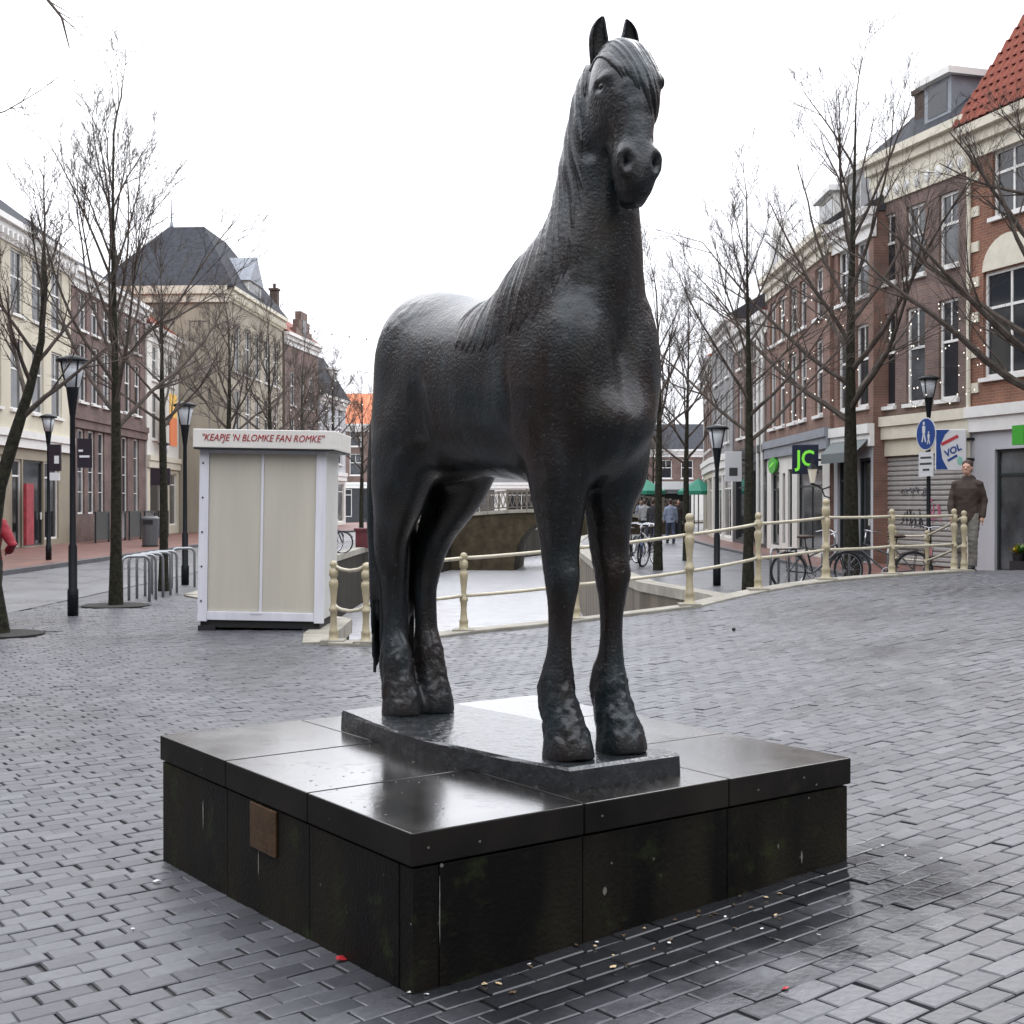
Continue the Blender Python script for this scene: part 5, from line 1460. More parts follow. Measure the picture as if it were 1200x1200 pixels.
# lamp posts
M_LGLASS = mat('lantern_glass', (.55, .57, .60), .25, spec=.5)
def lamp_meshes(h):
    pole = MB().lathe([(.075, 0), (.075, .35), (.060, .38), (.060, .95), (.044, 1.0), (.036, h-.80), (.040, h-.78), (.085, h-.42), (.09, h-.40)], (0, 0, 0), 12).mesh('pole', M_IRON, True)
    glass = MB().lathe([(.095, h-.40), (.165, h-.05)], (0, 0, 0), 12).mesh('lantern_glass', M_LGLASS, True)
    cap = MB().lathe([(.22, h-.05), (.22, h-.015), (.10, h+.03), (.03, h+.05)], (0, 0, 0), 14).mesh('lantern_cap', M_IRON, True)
    ribs = MB()
    for k in range(4):
        a = math.pi/4+math.pi/2*k
        ribs.bar((.100*math.cos(a), .100*math.sin(a), h-.40), (.170*math.cos(a), .170*math.sin(a), h-.05), .016, .016)
    return pole, glass, cap, ribs.mesh('lantern_frame', M_IRON)
def lamp(label, loc, h, group='lamp posts along the canal'):
    t = thing('lamp_post', label, 'lamp post', loc, 0, group)
    for me in lamp_meshes(h): put(me.name.split('.')[0], me, t)
    return t
lamp('black green lamp post with a small dark sign on it, between two left trees', (-6.06, 18.0, 0), 3.55)
lamp('lamp post beside the last bicycle hoop and the kiosk', (-6.24, 24.9, 0), 3.45)
lamp('lamp post standing on the red pavement before the cream building', (-11.9, 33.5, .1), 3.7)
lamp('lamp post with dark sign box on the red pavement before the dark red brick front', (-12.4, 46.5, .1), 3.6)
lamp('slim lamp post on the right quay beside the mossy tree', (3.88, 24.7, 0), 3.0)
lamp('lamp post carrying the round blue pedestrian sign', (8.30, 26.0, .06), 4.0)
lamp('far lamp post beside the parked bicycles behind the kiosk', (-5.9, 55.5, 0), 3.5)
# signs on lamp posts
M_SBLACK = mat('dark_purple_sign', (.020, .012, .022), .4); M_SWHITE = mat('white_sign_plate', (.70, .71, .72), .4); M_SBLUE = mat('blue_sign', (.012, .06, .26), .35)
s_ = thing('direction_sign', 'small dark purple sign with a white line on the lamp post', 'sign', (-6.0, 17.93, 2.24))
MB().box(.03, .23, -.012, .012, -.20, .20).build('board', M_SBLACK, s_)
MB().box(.06, .20, -.016, -.0125, -.06, -.03).build('white_line', M_SWHITE, s_); MB().box(.05, .11, -.016, -.0125, .02, .05).build('white_mark', M_SWHITE, s_)
s_ = thing('direction_sign', 'dark sign box hung on the lamp post before the cream building', 'sign', (-11.9, 33.4, 2.72))
MB().box(.05, .36, -.04, .04, -.34, .34).build('board', M_SBLACK, s_); MB().box(.2, .32, -.045, -.041, -.15, .05).build('white_mark', M_SWHITE, s_); MB().box(.08, .32, -.04, .04, -.58, -.38).build('lower_plate', M_SWHITE, s_)
s_ = thing('direction_sign', 'dark sign box hung on the lamp post before the dark red brick front', 'sign', (-12.4, 46.4, 2.5))
MB().box(-.45, .25, -.05, .05, -.3, .3).build('board', M_SBLACK, s_)
# pedestrian sign
ps_ = thing('pedestrian_sign', 'round blue sign with white walking figures above a white plate', 'sign', (8.27, 25.93, 2.93), math.radians(-73))
disc = lambda r, y0, y1, mt, nm: MB().plate([(r*math.cos(2*math.pi*k/28), r*math.sin(2*math.pi*k/28)) for k in range(28)], y0, y1).build(nm, mt, ps_)
disc(.33, -.055, -.045, M_SWHITE, 'rim'); disc(.305, -.060, -.0555, M_SBLUE, 'disc')
def figure(x, z, s):
    m = MB(); m.blob((x, -.064, z+.17*s), (.035*s, .004, .04*s), 8, 6)
    m.plate([(x-.045*s, z-.02*s), (x+.045*s, z-.02*s), (x+.05*s, z+.12*s), (x-.05*s, z+.12*s)], -.066, -.0602)
    for d in (-1, 1): m.plate([(x+d*.005*s-.02*s, z-.02*s), (x+d*.005*s+.02*s, z-.02*s), (x+d*.06*s+.018*s, z-.20*s), (x+d*.06*s-.018*s, z-.20*s)], -.066, -.0602)
    m.build('walking_figure', M_SWHITE, ps_)
figure(-.06, .04, 1.0); figure(.10, -.08, .62)
MB().box(-.24, .24, -.055, -.045, -.84, -.36).build('plate', M_SWHITE, ps_)
M_TXT = mat('dark_sign_text', (.05, .05, .055), .5)
for k, (a, c) in enumerate(((-.18, .18), (-.20, .19), (-.10, .12))):
    MB().box(a, c, -.059, -.0552, -.49-.12*k, -.45-.12*k).build('text_line', M_TXT, ps_)
MB().box(-.03, .03, -.045, .01, -.8, .3).build('bracket', M_IRON, ps_)
# projecting board on the shutter house
bs_ = thing('advertising_board', 'blue and white board with red and blue slanted words on the shutter house', 'sign', (10.15, 29.0, 0), math.radians(-8))
MB().box(-.72, -.06, -.05, .05, 2.28, 3.20).build('board', M_SWHITE, bs_, bevel=.02)
MB().plate([(-.71, 2.31), (-.46, 2.31), (-.58, 2.55), (-.62, 2.85), (-.52, 3.08), (-.42, 3.19), (-.71, 3.19)], -.056, -.0505).build('blue_field', M_SBLUE, bs_)
lettering('VOL', bs_, (-.36, -.0575, 2.72), .20, M_SBLUE, (R90, math.radians(-28), 0), .2, .006)
MB().bar((-.60, -.054, 2.86), (-.24, -.054, 3.05), .006, .07, (0, 0, 1)).build('red_word', mat('red_print', (.5, .04, .06), .5), bs_)
MB().bar((-.46, -.054, 2.50), (-.26, -.054, 2.62), .006, .05, (0, 0, 1)).build('blue_stroke', M_SBLUE, bs_)
MB().blob((-.20, -.052, 2.50), (.06, .006, .10), 8, 6).build('green_leaf', mat('mint_print', (.25, .55, .45), .5), bs_)
for zz in (2.5, 2.95): MB().box(-.06, .12, -.02, .02, zz, zz+.06).build('bracket', M_IRON, bs_)
# green shop signs on the white shop
M_GRN = mat('green_sign', (.05, .36, .03), .4); M_NAVY = mat('navy_sign', (.008, .014, .040), .35); M_LIME = mat('lime_letters', (.20, .72, .06), .4, emit=(.2, .75, .05), estr=.25)
s_ = thing('shop_sign', 'square navy projecting sign with lime green letters on the white shop', 'sign', (8.46, 35.35, 0), math.radians(-6))
MB().box(-.86, -.16, -.06, .06, 2.35, 3.15).build('board', M_NAVY, s_, bevel=.02)
lettering('JC', s_, (-.51, -.0635, 2.75), .60, M_LIME, bold=.012, sx=.85)
MB().box(-.16, .12, -.02, .02, 2.7, 2.76).build('bracket', M_IRON, s_)
s_ = thing('shop_sign', 'round green leaf sign over the left window of the white shop', 'sign', (8.50, 42.2, 2.78), -R90)
MB().plate([(.62*math.cos(a)*(1+.06*math.sin(5*a)), .26*math.sin(a)) for a in [2*math.pi*k/26 for k in range(26)]], -.10, -.02).build('board', M_GRN, s_)
MB().bar((-.3, -.11, -.05), (.3, -.11, .08), .01, .06).build('pale_stroke', M_LIME, s_)
s_ = thing('shop_sign', 'green panel sign beside the navy sign on the white shop', 'sign', (8.50, 37.3, 2.80), -R90)
MB().box(-.5, .5, -.09, -.01, -.28, .28).build('board', M_GRN, s_); MB().bar((-.35, -.1, -.15), (.35, -.1, .15), .01, .08).build('pale_stroke', M_LIME, s_)
s_ = thing('shop_sign', 'green sign high on the white ground floor of the orange brick house', 'sign', (10.78, 27.1, 2.95), math.radians(-73))
MB().box(.1, .45, -.55, -.45, -.2, .2).build('board', M_GRN, s_); MB().box(-.02, .02, -.45, .1, -.05, .05).build('bracket', M_IRON, s_)
# wall lantern
s_ = thing('wall_lantern', 'old style black wall lantern on a curled bracket beside the navy sign', 'lantern', (8.48, 35.0, 2.05), 0)
MB().tube([(.05, 0, -.05), (-.15, 0, -.12), (-.3, 0, -.02), (-.42, 0, .02)], .022, 6).tube([(.05, 0, -.35), (-.1, 0, -.30), (-.16, 0, -.14)], .02, 6).build('bracket', M_IRON, s_)
MB().lathe([(.06, .05), (.13, .42)], (-.42, 0, 0), 6).build('glass', mat('warm_lantern_glass', (.6, .58, .5), .3, emit=(1, .9, .7), estr=.15), s_)
MB().lathe([(.16, .42), (.06, .56), (.02, .70)], (-.42, 0, 0), 6).lathe([(.04, 0), (.07, .05)], (-.42, 0, 0), 6).build('cap', M_IRON, s_)
# white projecting sign far right, coloured banners on the left
s_ = thing('shop_sign', 'tall white projecting sign on the dark shop', 'sign', (8.5, 47.5, 2.9), 0)
MB().box(-.75, -.15, -.05, .05, -.55, .55).build('board', M_SWHITE, s_); MB().box(-.6, -.3, -.055, -.0505, -.35, -.05).build('dark_mark', M_TXT, s_); MB().box(-.15, .1, -.02, .02, .2, .26).build('bracket', M_IRON, s_)
s_ = thing('shop_sign', 'orange and yellow lit banner high on the white stucco house', 'sign', (-16.1, 59.6, 5.2), LANG)
MB().box(.2, 1.5, -.45, -.40, -1.0, .3).build('board', mat('orange_banner', (.62, .16, .04), .5), s_); MB().box(.2, 1.5, -.45, -.40, .32, 1.4).build('upper_board', mat('yellow_banner', (.75, .45, .08), .5), s_)
MB().box(.2, 1.5, -.40, .02, 0, .06).build('bracket', M_IRON, s_)

# bicycle hoops
def hoop_mesh():
    pts = [(-.22, 0, -.05), (-.22, 0, .62)] + [(-.22+.10-.10*math.cos(a), 0, .62+.10*math.sin(a)) for a in (.5, 1.0, 1.57)] + [(.12, 0, .72)] + [(.12+.10*math.sin(a), 0, .62+.10*math.cos(a)) for a in (.5, 1.0, 1.57)] + [(.22, 0, -.05)]
    return MB().tube(pts, .024, 8).mesh('bicycle_hoop', M_STEEL, True)
HM = hoop_mesh()
for k, (x, y) in enumerate(((-5.9, 20.45), (-5.95, 21.0), (-5.98, 21.55), (-6.0, 22.1), (-6.02, 22.6), (-6.1, 24.2))):
    o = put('bicycle_hoop', HM, None, (x, y, 0), (0, 0, math.radians(35))); tag(o, 'galvanised bicycle hoop, %s from the tall slim tree on the left quay' % ('first', 'second', 'third', 'fourth', 'fifth', 'sixth')[k], 'bicycle stand', 'bicycle hoops on the left quay')
for k, (x, y) in enumerate(((4.75, 23.6), (5.1, 23.7), (5.75, 23.9), (6.15, 24.0), (7.0, 24.1))):
    o = put('bicycle_hoop', HM, None, (x, y, 0), (0, 0, math.radians(60))); tag(o, 'galvanised bicycle hoop behind the bridge railing, %s from the mossy tree' % ('first', 'second', 'third', 'fourth', 'fifth')[k], 'bicycle stand', 'bicycle hoops on the right quay')

# bicycles
M_TYRE = mat('black_tyre', (.015, .015, .016), .7); M_BLK = mat('black_frame_paint', (.014, .014, .017), .3); M_CHROME = mat('bright_steel', (.5, .5, .52), .2, metal=.9)
M_BLUEF = mat('blue_frame_paint', (.03, .06, .16), .3); M_REDF = mat('dark_red_frame_paint', (.16, .02, .025), .3); M_SADDLE = mat('brown_saddle', (.05, .03, .02), .6)
def ring(m, c, R, r, n=28, k=6):
    vs_ = []; fs_ = []
    for i in range(n):
        a = 2*math.pi*i/n
        for j in range(k):
            b_ = 2*math.pi*j/k; q = R+r*math.cos(b_)
            vs_.append((c[0]+q*math.cos(a), c[1]+r*math.sin(b_), c[2]+q*math.sin(a)))
    for i in range(n):
        for j in range(k): fs_.append((i*k+j, ((i+1) % n)*k+j, ((i+1) % n)*k+(j+1) % k, i*k+(j+1) % k))
    m.add(vs_, fs_); return m
def bike_meshes(fm):
    out = []
    for nm, x in (('wheel', -.55), ('wheel', .55)):
        tyre = ring(MB(), (x, 0, .35), .33, .020).mesh('tyre', M_TYRE, True)
        sp = ring(MB(), (x, 0, .35), .306, .010, 28, 4); sp.lathe([(.025, -.04), (.025, .04)], (0, 0, 0), 8)
        sp = ring(MB(), (x, 0, .35), .306, .010, 28, 4)
        for k in range(14):
            a = 2*math.pi*k/14; sp.bar((x, .02*(-1)**k, .35), (x+.305*math.cos(a), 0, .35+.305*math.sin(a)), .004, .004, (0, 1, 0))
        sp.bar((x, -.05, .35), (x, .05, .35), .04, .04)
        out.append(('wheel', tyre, [('rim', sp.mesh('rim', M_CHROME))]))
    f = MB(); bb = (-.08, 0, .30); st = (-.22, 0, .78); hd = (.36, 0, .82); hb = (.40, 0, .70); rw = (-.55, 0, .35)
    f.tube([bb, st], .017, 6).tube([bb, hb], .019, 6).tube([(-.17, 0, .60), hd], .017, 6).tube([hb, hd], .020, 6)
    for y in (-.05, .05): f.tube([bb, (rw[0], y, rw[2])], .011, 5).tube([(-.20, 0, .74), (rw[0], y, rw[2])], .010, 5).tube([(.42, y*.8, .66), (.55, y, .35)], .012, 5)
    out.append(('frame', f.mesh('frame', fm), []))
    mg = MB()
    for x, a0, a1 in ((-.55, .15, 2.6), (.55, .4, 2.4)):
        pts = [(x+.365*math.cos(a0+(a1-a0)*k/10), 0, .35+.365*math.sin(a0+(a1-a0)*k/10)) for k in range(11)]
        for p, q in zip(pts, pts[1:]): mg.bar(p, q, .05, .006, (0, 0, 1))
    out.append(('mudguard', mg.mesh('mudguard', fm), []))
    out.append(('handlebar', MB().tube([(.34, 0, .80), (.31, 0, 1.02)], .014, 6).tube([(.10, -.30, 1.02), (.22, -.28, 1.05), (.31, -.12, 1.06), (.31, 0, 1.03), (.31, .12, 1.06), (.22, .28, 1.05), (.10, .30, 1.02)], .012, 6).mesh('handlebar', M_CHROME, True), []))
    out.append(('saddle', MB().tube([(-.22, 0, .76), (-.25, 0, .93)], .013, 6).blob((-.27, 0, .96), (.14, .09, .035), 10, 6).blob((-.15, 0, .96), (.10, .035, .025), 8, 6).mesh('saddle', M_SADDLE, True), []))
    out.append(('carrier', MB().bar((-.30, -.06, .74), (-.78, -.06, .74), .012, .012).bar((-.30, .06, .74), (-.78, .06, .74), .012, .012).bar((-.75, -.06, .74), (-.75, .06, .74), .012, .012).bar((-.6, -.05, .74), (-.55, -.05, .36), .01, .01).bar((-.6, .05, .74), (-.55, .05, .36), .01, .01).mesh('carrier', M_BLK), []))
    ck = ring(MB(), (-.08, .045, .30), .085, .008, 18, 4).bar((-.08, .06, .30), (.05, .06, .20), .02, .015).bar((-.08, -.05, .30), (-.21, -.05, .40), .02, .015).box(.02, .11, .05, .13, .185, .205).box(-.26, -.17, -.13, -.05, .39, .41)
    out.append(('crank', ck.mesh('crank', M_CHROME), []))
    return out
BM = {'black': bike_meshes(M_BLK), 'blue': bike_meshes(M_BLUEF), 'red': bike_meshes(M_REDF)}
def bicycle(label, loc, rotz, colr, lean=.06, group='parked bicycles'):
    t = thing('bicycle', label, 'bicycle', loc, rotz, group); t.rotation_euler = (lean, 0, rotz)
    for nm, me, subs in BM[colr]:
        o = put(nm, me, t)
        for sn, sm in subs: put(sn, sm, o)
bicycle('black city bicycle parked behind the bridge railing before the white shop', (5.45, 23.35, 0), math.radians(12), 'black')
bicycle('dark bicycle parked by the large bare tree behind the railing', (6.7, 23.6, 0), math.radians(150), 'black')
bicycle('dark red bicycle half hidden by the railing near the signpost', (7.75, 24.4, .06), math.radians(75), 'red')
for k in range(3): bicycle('%s bicycle in the cluster by the canal wall near the right quay tree' % ('nearly hidden black', 'blue', 'last black')[k], (2.9+.25*k, 31.2+1.0*k, 0), math.radians(60+25*k), ('black', 'blue', 'black')[k])
for k in range(3): bicycle('%s bicycle in the cluster behind the kiosk by the far lamp post' % ('first black', 'blue', 'last black')[k], (-5.75-.1*k, 40+.9*k, 0), math.radians(20+40*k), ('black', 'blue', 'black')[k])

# planter, bins, terrace
o = MB().box(-.42, .42, -.42, .42, 0, .6).box(-.47, .47, -.47, .47, .6, .68).build('planter_box', mat('dark_red_planter', (.09, .012, .018), .5, .2, 4)); o.location = (-5.05, 46.0, 0); tag(o, 'dark red planter box at the canal edge behind the horse', 'planter')
o = thing('litter_bin', 'grey litter bin beside the lamp post before the dark red brick front', 'bin', (-12.2, 44.0, .1))
MB().lathe([(.26, .05), (.30, .75), (.31, .95), (.24, 1.02)], (0, 0, 0), 14).build('body', mat('grey_bin', (.10, .105, .11), .5), o); MB().lathe([(.28, 0), (.28, .05)], (0, 0, 0), 14).build('foot', M_KD, o); MB().box(-.16, .16, -.325, -.24, .78, .90).build('slot', M_KD, o)
for k in range(5):
    t = thing('terrace_screen', 'terrace screen with %s panel, %s from the lamp post, before the tall narrow windows' % (('dark', 'grey')[k % 2], ('first', 'second', 'third', 'fourth', 'fifth')[k]), 'screen', (-15.2+.06*k, 47.6+1.9*k, .1), LANG, 'terrace screens before the dark red brick front')
    MB().box(0, .06, -.03, .03, 0, 1.15).build('post', M_DARKF, t); MB().box(1.64, 1.70, -.03, .03, 0, 1.15).build('post', M_DARKF, t); MB().box(0.06, 1.64, -.03, .03, 1.05, 1.15).build('top_rail', M_DARKF, t)
    MB().box(.06, 1.64, -.015, .015, .1, 1.04).build('panel', (M_GLASS2 if k % 2 else M_DARKF), t)
o = MB().box(-.35, .35, -.05, .05, .1, 2.1).build('poster_stand', mat('red_poster', (.30, .03, .045), .5, .4, 3)); o.location = (-15.78, 42.6, .1); o.rotation_euler = (0, 0, LANG); tag(o, 'tall red poster panel beside the door of the cream building', 'poster')
# parasols of the far terrace
M_GREENP = mat('green_parasol_cloth', (.02, .19, .12), .7)
for (x, y, z) in ((6.3, 62, 0), (9.0, 63, 0)):
    t = thing('parasol', 'green terrace parasol far along the right quay', 'parasol', (x, y, z), 0, 'green parasols')
    MB().lathe([(.25, 0), (.25, .06), (.03, .08), (.03, 2.6)], (0, 0, 0), 8).build('pole', M_STEEL, t)
    m = MB(); n = 8
    m.add([(0, 0, 2.75)] + [(1.0*math.cos(2*math.pi*k/n), 1.0*math.sin(2*math.pi*k/n), 2.15) for k in range(n)] + [(1.0*math.cos(2*math.pi*k/n), 1.0*math.sin(2*math.pi*k/n), 1.98) for k in range(n)], [(0, 1+k, 1+(k+1) % n) for k in range(n)] + [(1+k, 9+k, 9+(k+1) % n, 1+(k+1) % n) for k in range(n)])
    m.build('canopy', M_GREENP, t)
t = thing('market_awning', 'long white awning over a dark stall far along the right quay', 'awning', (9.5, 84, 0))
MB().box(-2.2, 2.2, -1.0, 1.0, 2.45, 2.95).build('canopy', M_SWHITE, t)
for x in (-2.1, 2.1):
    for y in (-.9, .9): MB().box(x-.03, x+.03, y-.03, y+.03, 0, 2.45).build('post', M_IRON, t)
MB().box(-2.0, 2.0, .6, .8, 0, 2.2).build('back_board', M_KD, t)

# flower display in the doorway at the right
t = thing('flower_stand', 'flower stand with yellow and green plants in the shop doorway', 'flower stand', (10.95, 26.75, .06), math.radians(-73))
for k in range(3): MB().box(-.5, .5, -.5+.28*k, -.24+.28*k, 0, .3+.28*k).build('shelf', M_KD, t)
fr = random.Random(3)
for k in range(26):
    m = MB(); x, s = fr.uniform(-.5, .5), fr.randrange(3); z = .3+.28*s; y = -.37+.28*s
    m.lathe([(.07, z), (.09, z+.16)], (x, y, 0), 8); m.build('pot', M_KD, t)
    m = MB()
    for j in range(14):
        a = fr.uniform(0, 6.28); e = fr.uniform(.2, 1.2); L = fr.uniform(.12, .30); d = Vector((math.cos(a)*math.cos(e), math.sin(a)*math.cos(e), math.sin(e)))
        p = Vector((x, y, z+.15)); q = p+d*L; sd = d.cross(Vector((0, 0, 1))).normalized()*.035
        m.add([p, p.lerp(q, .6)+sd, q, p.lerp(q, .6)-sd], [(0, 1, 2, 3)])
    m.build('foliage', mat('leaf_green', (.06, .16, .03), .6) if k % 3 else mat('yellow_flower', (.65, .50, .05), .6), t)

# ---------------------------------------------------------------- arched bridge farther along the canal
BY = 67.0; bx = 1.75
br_ = thing('arch_bridge', 'low arched stone bridge crossing the canal behind the horse', 'bridge', (bx, BY, 0), math.radians(-6))
def arc_top(x): return 1.12 - .0125*x*x if abs(x) < 7 else .5
xs = [-9+.5*k for k in range(33)]
def arch_z(x):
    r_ = 1.75
    return -1.9+ (2.45*math.sqrt(max(0, 1-(x/r_)**2)) if abs(x) < r_ else -1)
m = MB()
xx = sorted(set(xs + [-1.75+.25*k for k in range(15)]))
for y in (0, 5.0):
    for a, c in zip(xx, xx[1:]):
        la, lc = max(-2.4, arch_z(a)), max(-2.4, arch_z(c))
        if abs((a+c)/2) > 1.75: la = lc = -2.4
        m.add([(a, y, la), (c, y, lc), (c, y, arc_top(c)), (a, y, arc_top(a))], [(0, 1, 2, 3)])
for a, c in zip(xx, xx[1:]):
    if abs((a+c)/2) < 1.75: m.add([(a, 0, arch_z(a)), (c, 0, arch_z(c)), (c, 5, arch_z(c)), (a, 5, arch_z(a))], [(0, 3, 2, 1)])
    m.add([(a, 0, arc_top(a)), (c, 0, arc_top(c)), (c, 5, arc_top(c)), (a, 5, arc_top(a))], [(0, 1, 2, 3)])
m.build('masonry', mat('brown_bridge_stone', (.028, .022, .013), .85, scale=2, col2=(.070, .056, .033), bump=.4, spec=.2), br_)
for a, c in zip(xs[::2], xs[2::2]):
    MB().hexa([(a+.01, -.10, arc_top(a)-.02), (c-.01, -.10, arc_top(c)-.02), (c-.01, .22, arc_top(c)-.02), (a+.01, .22, arc_top(a)-.02), (a+.01, -.10, arc_top(a)+.16), (c-.01, -.10, arc_top(c)+.16), (c-.01, .22, arc_top(c)+.16), (a+.01, .22, arc_top(a)+.16)]).build('coping_stone', M_STONE, br_)
M_BRAIL = mat('weathered_railing', (.13, .11, .085), .6, .3, 5)
for yb in (.06, 4.9):
    for a, c in zip(xs[::2], xs[2::2]):
        f = MB(); za, zc = arc_top(a)+.16, arc_top(c)+.16
        f.bar((a, yb, za+.95), (c, yb, zc+.95), .05, .06); f.bar((a, yb, za+.12), (c, yb, zc+.12), .04, .05)
        f.box(a-.04, a+.04, yb-.04, yb+.04, za-.05, za+1.05)
        for k in range(4):
            q0 = k/4; x0 = a+(c-a)*q0; x1 = a+(c-a)*(q0+.25); z0 = za+(zc-za)*q0
            f.bar((x0, yb, z0+.12), (x1, yb, z0+.95), .03, .03); f.bar((x1, yb, z0+.12), (x0, yb, z0+.95), .03, .03)
        f.build('railing_panel', M_BRAIL, br_)
# ---------------------------------------------------------------- people
def ring_loft(mb, rings, n=14):
    """rings: (x, y, z, rx, ry) with x forward, horizontal sections"""
    vs_ = []; fs_ = []
    for x, y, z, rx, ry in rings:
        for k in range(n):
            a = 2*math.pi*k/n; vs_.append((x+rx*math.cos(a), y+ry*math.sin(a), z))
    for i in range(len(rings)-1):
        for k in range(n):
            k2 = (k+1) % n; fs_.append((i*n+k, i*n+k2, (i+1)*n+k2, (i+1)*n+k))
    fs_.append(tuple(range(n))[::-1]); fs_.append(tuple(range((len(rings)-1)*n, len(rings)*n)))
    mb.add(vs_, fs_)

def limb(mb, pts, rad, n=10): mb.tube(pts, rad, n)

def make_person(name, label, loc, rotz, cols, pose, voxel=.008, detail=True, height=1.75, group=None):
    """one continuous skinned figure, clothes and hair as children; x is forward"""
    s = height/1.75
    t = thing(name, label, 'person', loc, rotz, group); t.scale = (s, s, s)
    st = pose.get('stride', .10); hip = .90
    arms = pose.get('arms', [((.02, .24, 1.14), (.06, .26, .88)), ((.02, -.24, 1.14), (.06, -.26, .88))])
    feet = [(st, .10), (-st, -.10)]
    b = MB()
    ring_loft(b, [(0, 0, .86, .10, .15), (0, 0, .95, .115, .17), (.005, 0, 1.06, .10, .145), (.01, 0, 1.20, .115, .165), (.01, 0, 1.32, .108, .165), (0, 0, 1.39, .080, .125), (0, 0, 1.44, .055, .075), (.01, 0, 1.50, .055, .055), (.02, 0, 1.56, .055, .055)])
    hz = 1.64
    b.blob((.025, 0, hz), (.098, .076, .115), 14, 12); b.blob((.05, 0, hz-.06), (.065, .055, .065), 12, 8)          # skull, jaw
    b.blob((.128, 0, hz-.015), (.020, .014, .026), 8, 6)                                                          # nose
    for d in (-1, 1):
        b.blob((.02, d*.078, hz-.01), (.020, .012, .032), 8, 6)                                                    # ears
        b.blob((.105, d*.032, hz+.028), (.018, .026, .010), 8, 6)                                                  # brow
    b.blob((.112, 0, hz-.062), (.012, .028, .008), 8, 6)                                                          # lips
    for i, (fx, fy) in enumerate(feet):
        kn = (fx*.5+.03, fy, .49)
        limb(b, [(0, fy*.9, .90), (fx*.25+.01, fy, .70), kn, (fx*.8-.01, fy, .27), (fx, fy, .08)], [.085, .078, .058, .052, .036])
        b.blob((fx+.06, fy, .04), (.13, .045, .042), 12, 8)
    for i, d in enumerate((1, -1)):
        el, wr = arms[i]; sh = (0, d*.185, 1.375)
        limb(b, [(0, d*.10, 1.34), (0, d*.175, 1.345), tuple((Vector(sh)+Vector(el))/2), el, tuple((Vector(el)+Vector(wr))/2), wr], [.050, .048, .044, .040, .034, .027])
        dr = (Vector(wr)-Vector(el)).normalized(); fw = Vector((1, 0, 0)); fw = (fw-dr*fw.dot(dr)).normalized(); pn = dr.cross(fw)
        P = Vector(wr); limb(b, [P, P+dr*.05, P+dr*.085], [.024, .034, .030])
        if detail:
            for k, (o, L) in enumerate(((.030, .066), (.010, .076), (-.011, .070), (-.030, .054))):       # four fingers, slightly curled
                q = P+dr*.080+fw*o; c1 = q+dr*L*.5+pn*(-d)*.006; c2 = q+dr*L*.85+pn*(-d)*.022
                limb(b, [q-dr*.02, q, c1, c2], [.010, .0095, .0090, .0075], 6)
            q = P+dr*.030+fw*.030; limb(b, [q-fw*.01, q+fw*.02+dr*.02, q+fw*.028+dr*.055], [.012, .0105, .0085], 6)   # thumb
    body = fuse(b, voxel, 2); body.name = 'body'; body.materials.clear(); body.materials.append(cols['skin']); put('body', body, t)
    # jacket
    j = MB(); L = pose.get('coat', .80)
    ring_loft(j, [(0, 0, L, .142, .190), (.0, 0, L+.05, .140, .188), (.005, 0, 1.05, .128, .176), (.012, 0, 1.20, .132, .186), (.012, 0, 1.31, .132, .205), (0, 0, 1.39, .110, .180), (0, 0, 1.445, .085, .115), (.0, 0, 1.49, .080, .085), (0, 0, 1.515, .078, .080)], 18)
    for i, d in enumerate((1, -1)):
        el, wr = arms[i]; dr = (Vector(wr)-Vector(el)).normalized(); sh = (0, d*.185, 1.365)
        limb(j, [(0, d*.10, 1.38), sh, tuple((Vector(sh)+Vector(el))/2), el, tuple((Vector(el)+Vector(wr))/2), tuple(Vector(wr)+dr*.015)], [.078, .076, .066, .061, .056, .047], 12)
    if cols.get('hood'): j.blob((-.075, 0, 1.46), (.085, .12, .075), 12, 8)
    jm = fuse(j, voxel*1.3, 3); jc, jn = mesh_arrays(jm)
    for i in range(len(jc)):
        p = Vector(jc[i]); jc[i] += jn[i]*(noise.noise(p*7)*.013+noise.noise(Vector((p.x*9, p.y*9, p.z*13+p.x*8)))*.008)
    jm.vertices.foreach_set('co', jc.ravel()); jm.update(); jm.materials.clear(); jm.materials.append(cols['coat']); put('jacket', jm, t)
    # trousers
    p_ = MB(); ring_loft(p_, [(0, 0, .84, .118, .165), (0, 0, .94, .130, .180), (0, 0, 1.0, .122, .170)])
    for fx, fy in feet:
        limb(p_, [(0, fy*.9, .90), (fx*.25+.01, fy, .70), (fx*.5+.03, fy, .49), (fx*.8-.01, fy, .27), (fx*.98, fy, .07)], [.105, .098, .080, .074, .070], 12)
    pm = fuse(p_, voxel*1.3, 3); pc, pn_ = mesh_arrays(pm)
    for i in range(len(pc)):
        p = Vector(pc[i]); pc[i] += pn_[i]*(noise.noise(Vector((p.x*10, p.y*10, p.z*22)))*.008)
    pm.vertices.foreach_set('co', pc.ravel()); pm.update(); pm.materials.clear(); pm.materials.append(cols['legs']); put('trousers', pm, t)
    # hair and shoes
    h = MB(); h.blob((.002, 0, hz+.040), (.106, .087, .094), 14, 10); h.blob((-.040, 0, hz-.005), (.070, .077, .085), 12, 8)
    hm = fuse(h, voxel, 2); hc, hn = mesh_arrays(hm)
    for i in range(len(hc)): hc[i] += hn[i]*noise.noise(Vector(hc[i])*40)*.004
    hm.vertices.foreach_set('co', hc.ravel()); hm.update(); hm.materials.clear(); hm.materials.append(cols['hair']); put('hair', hm, t)
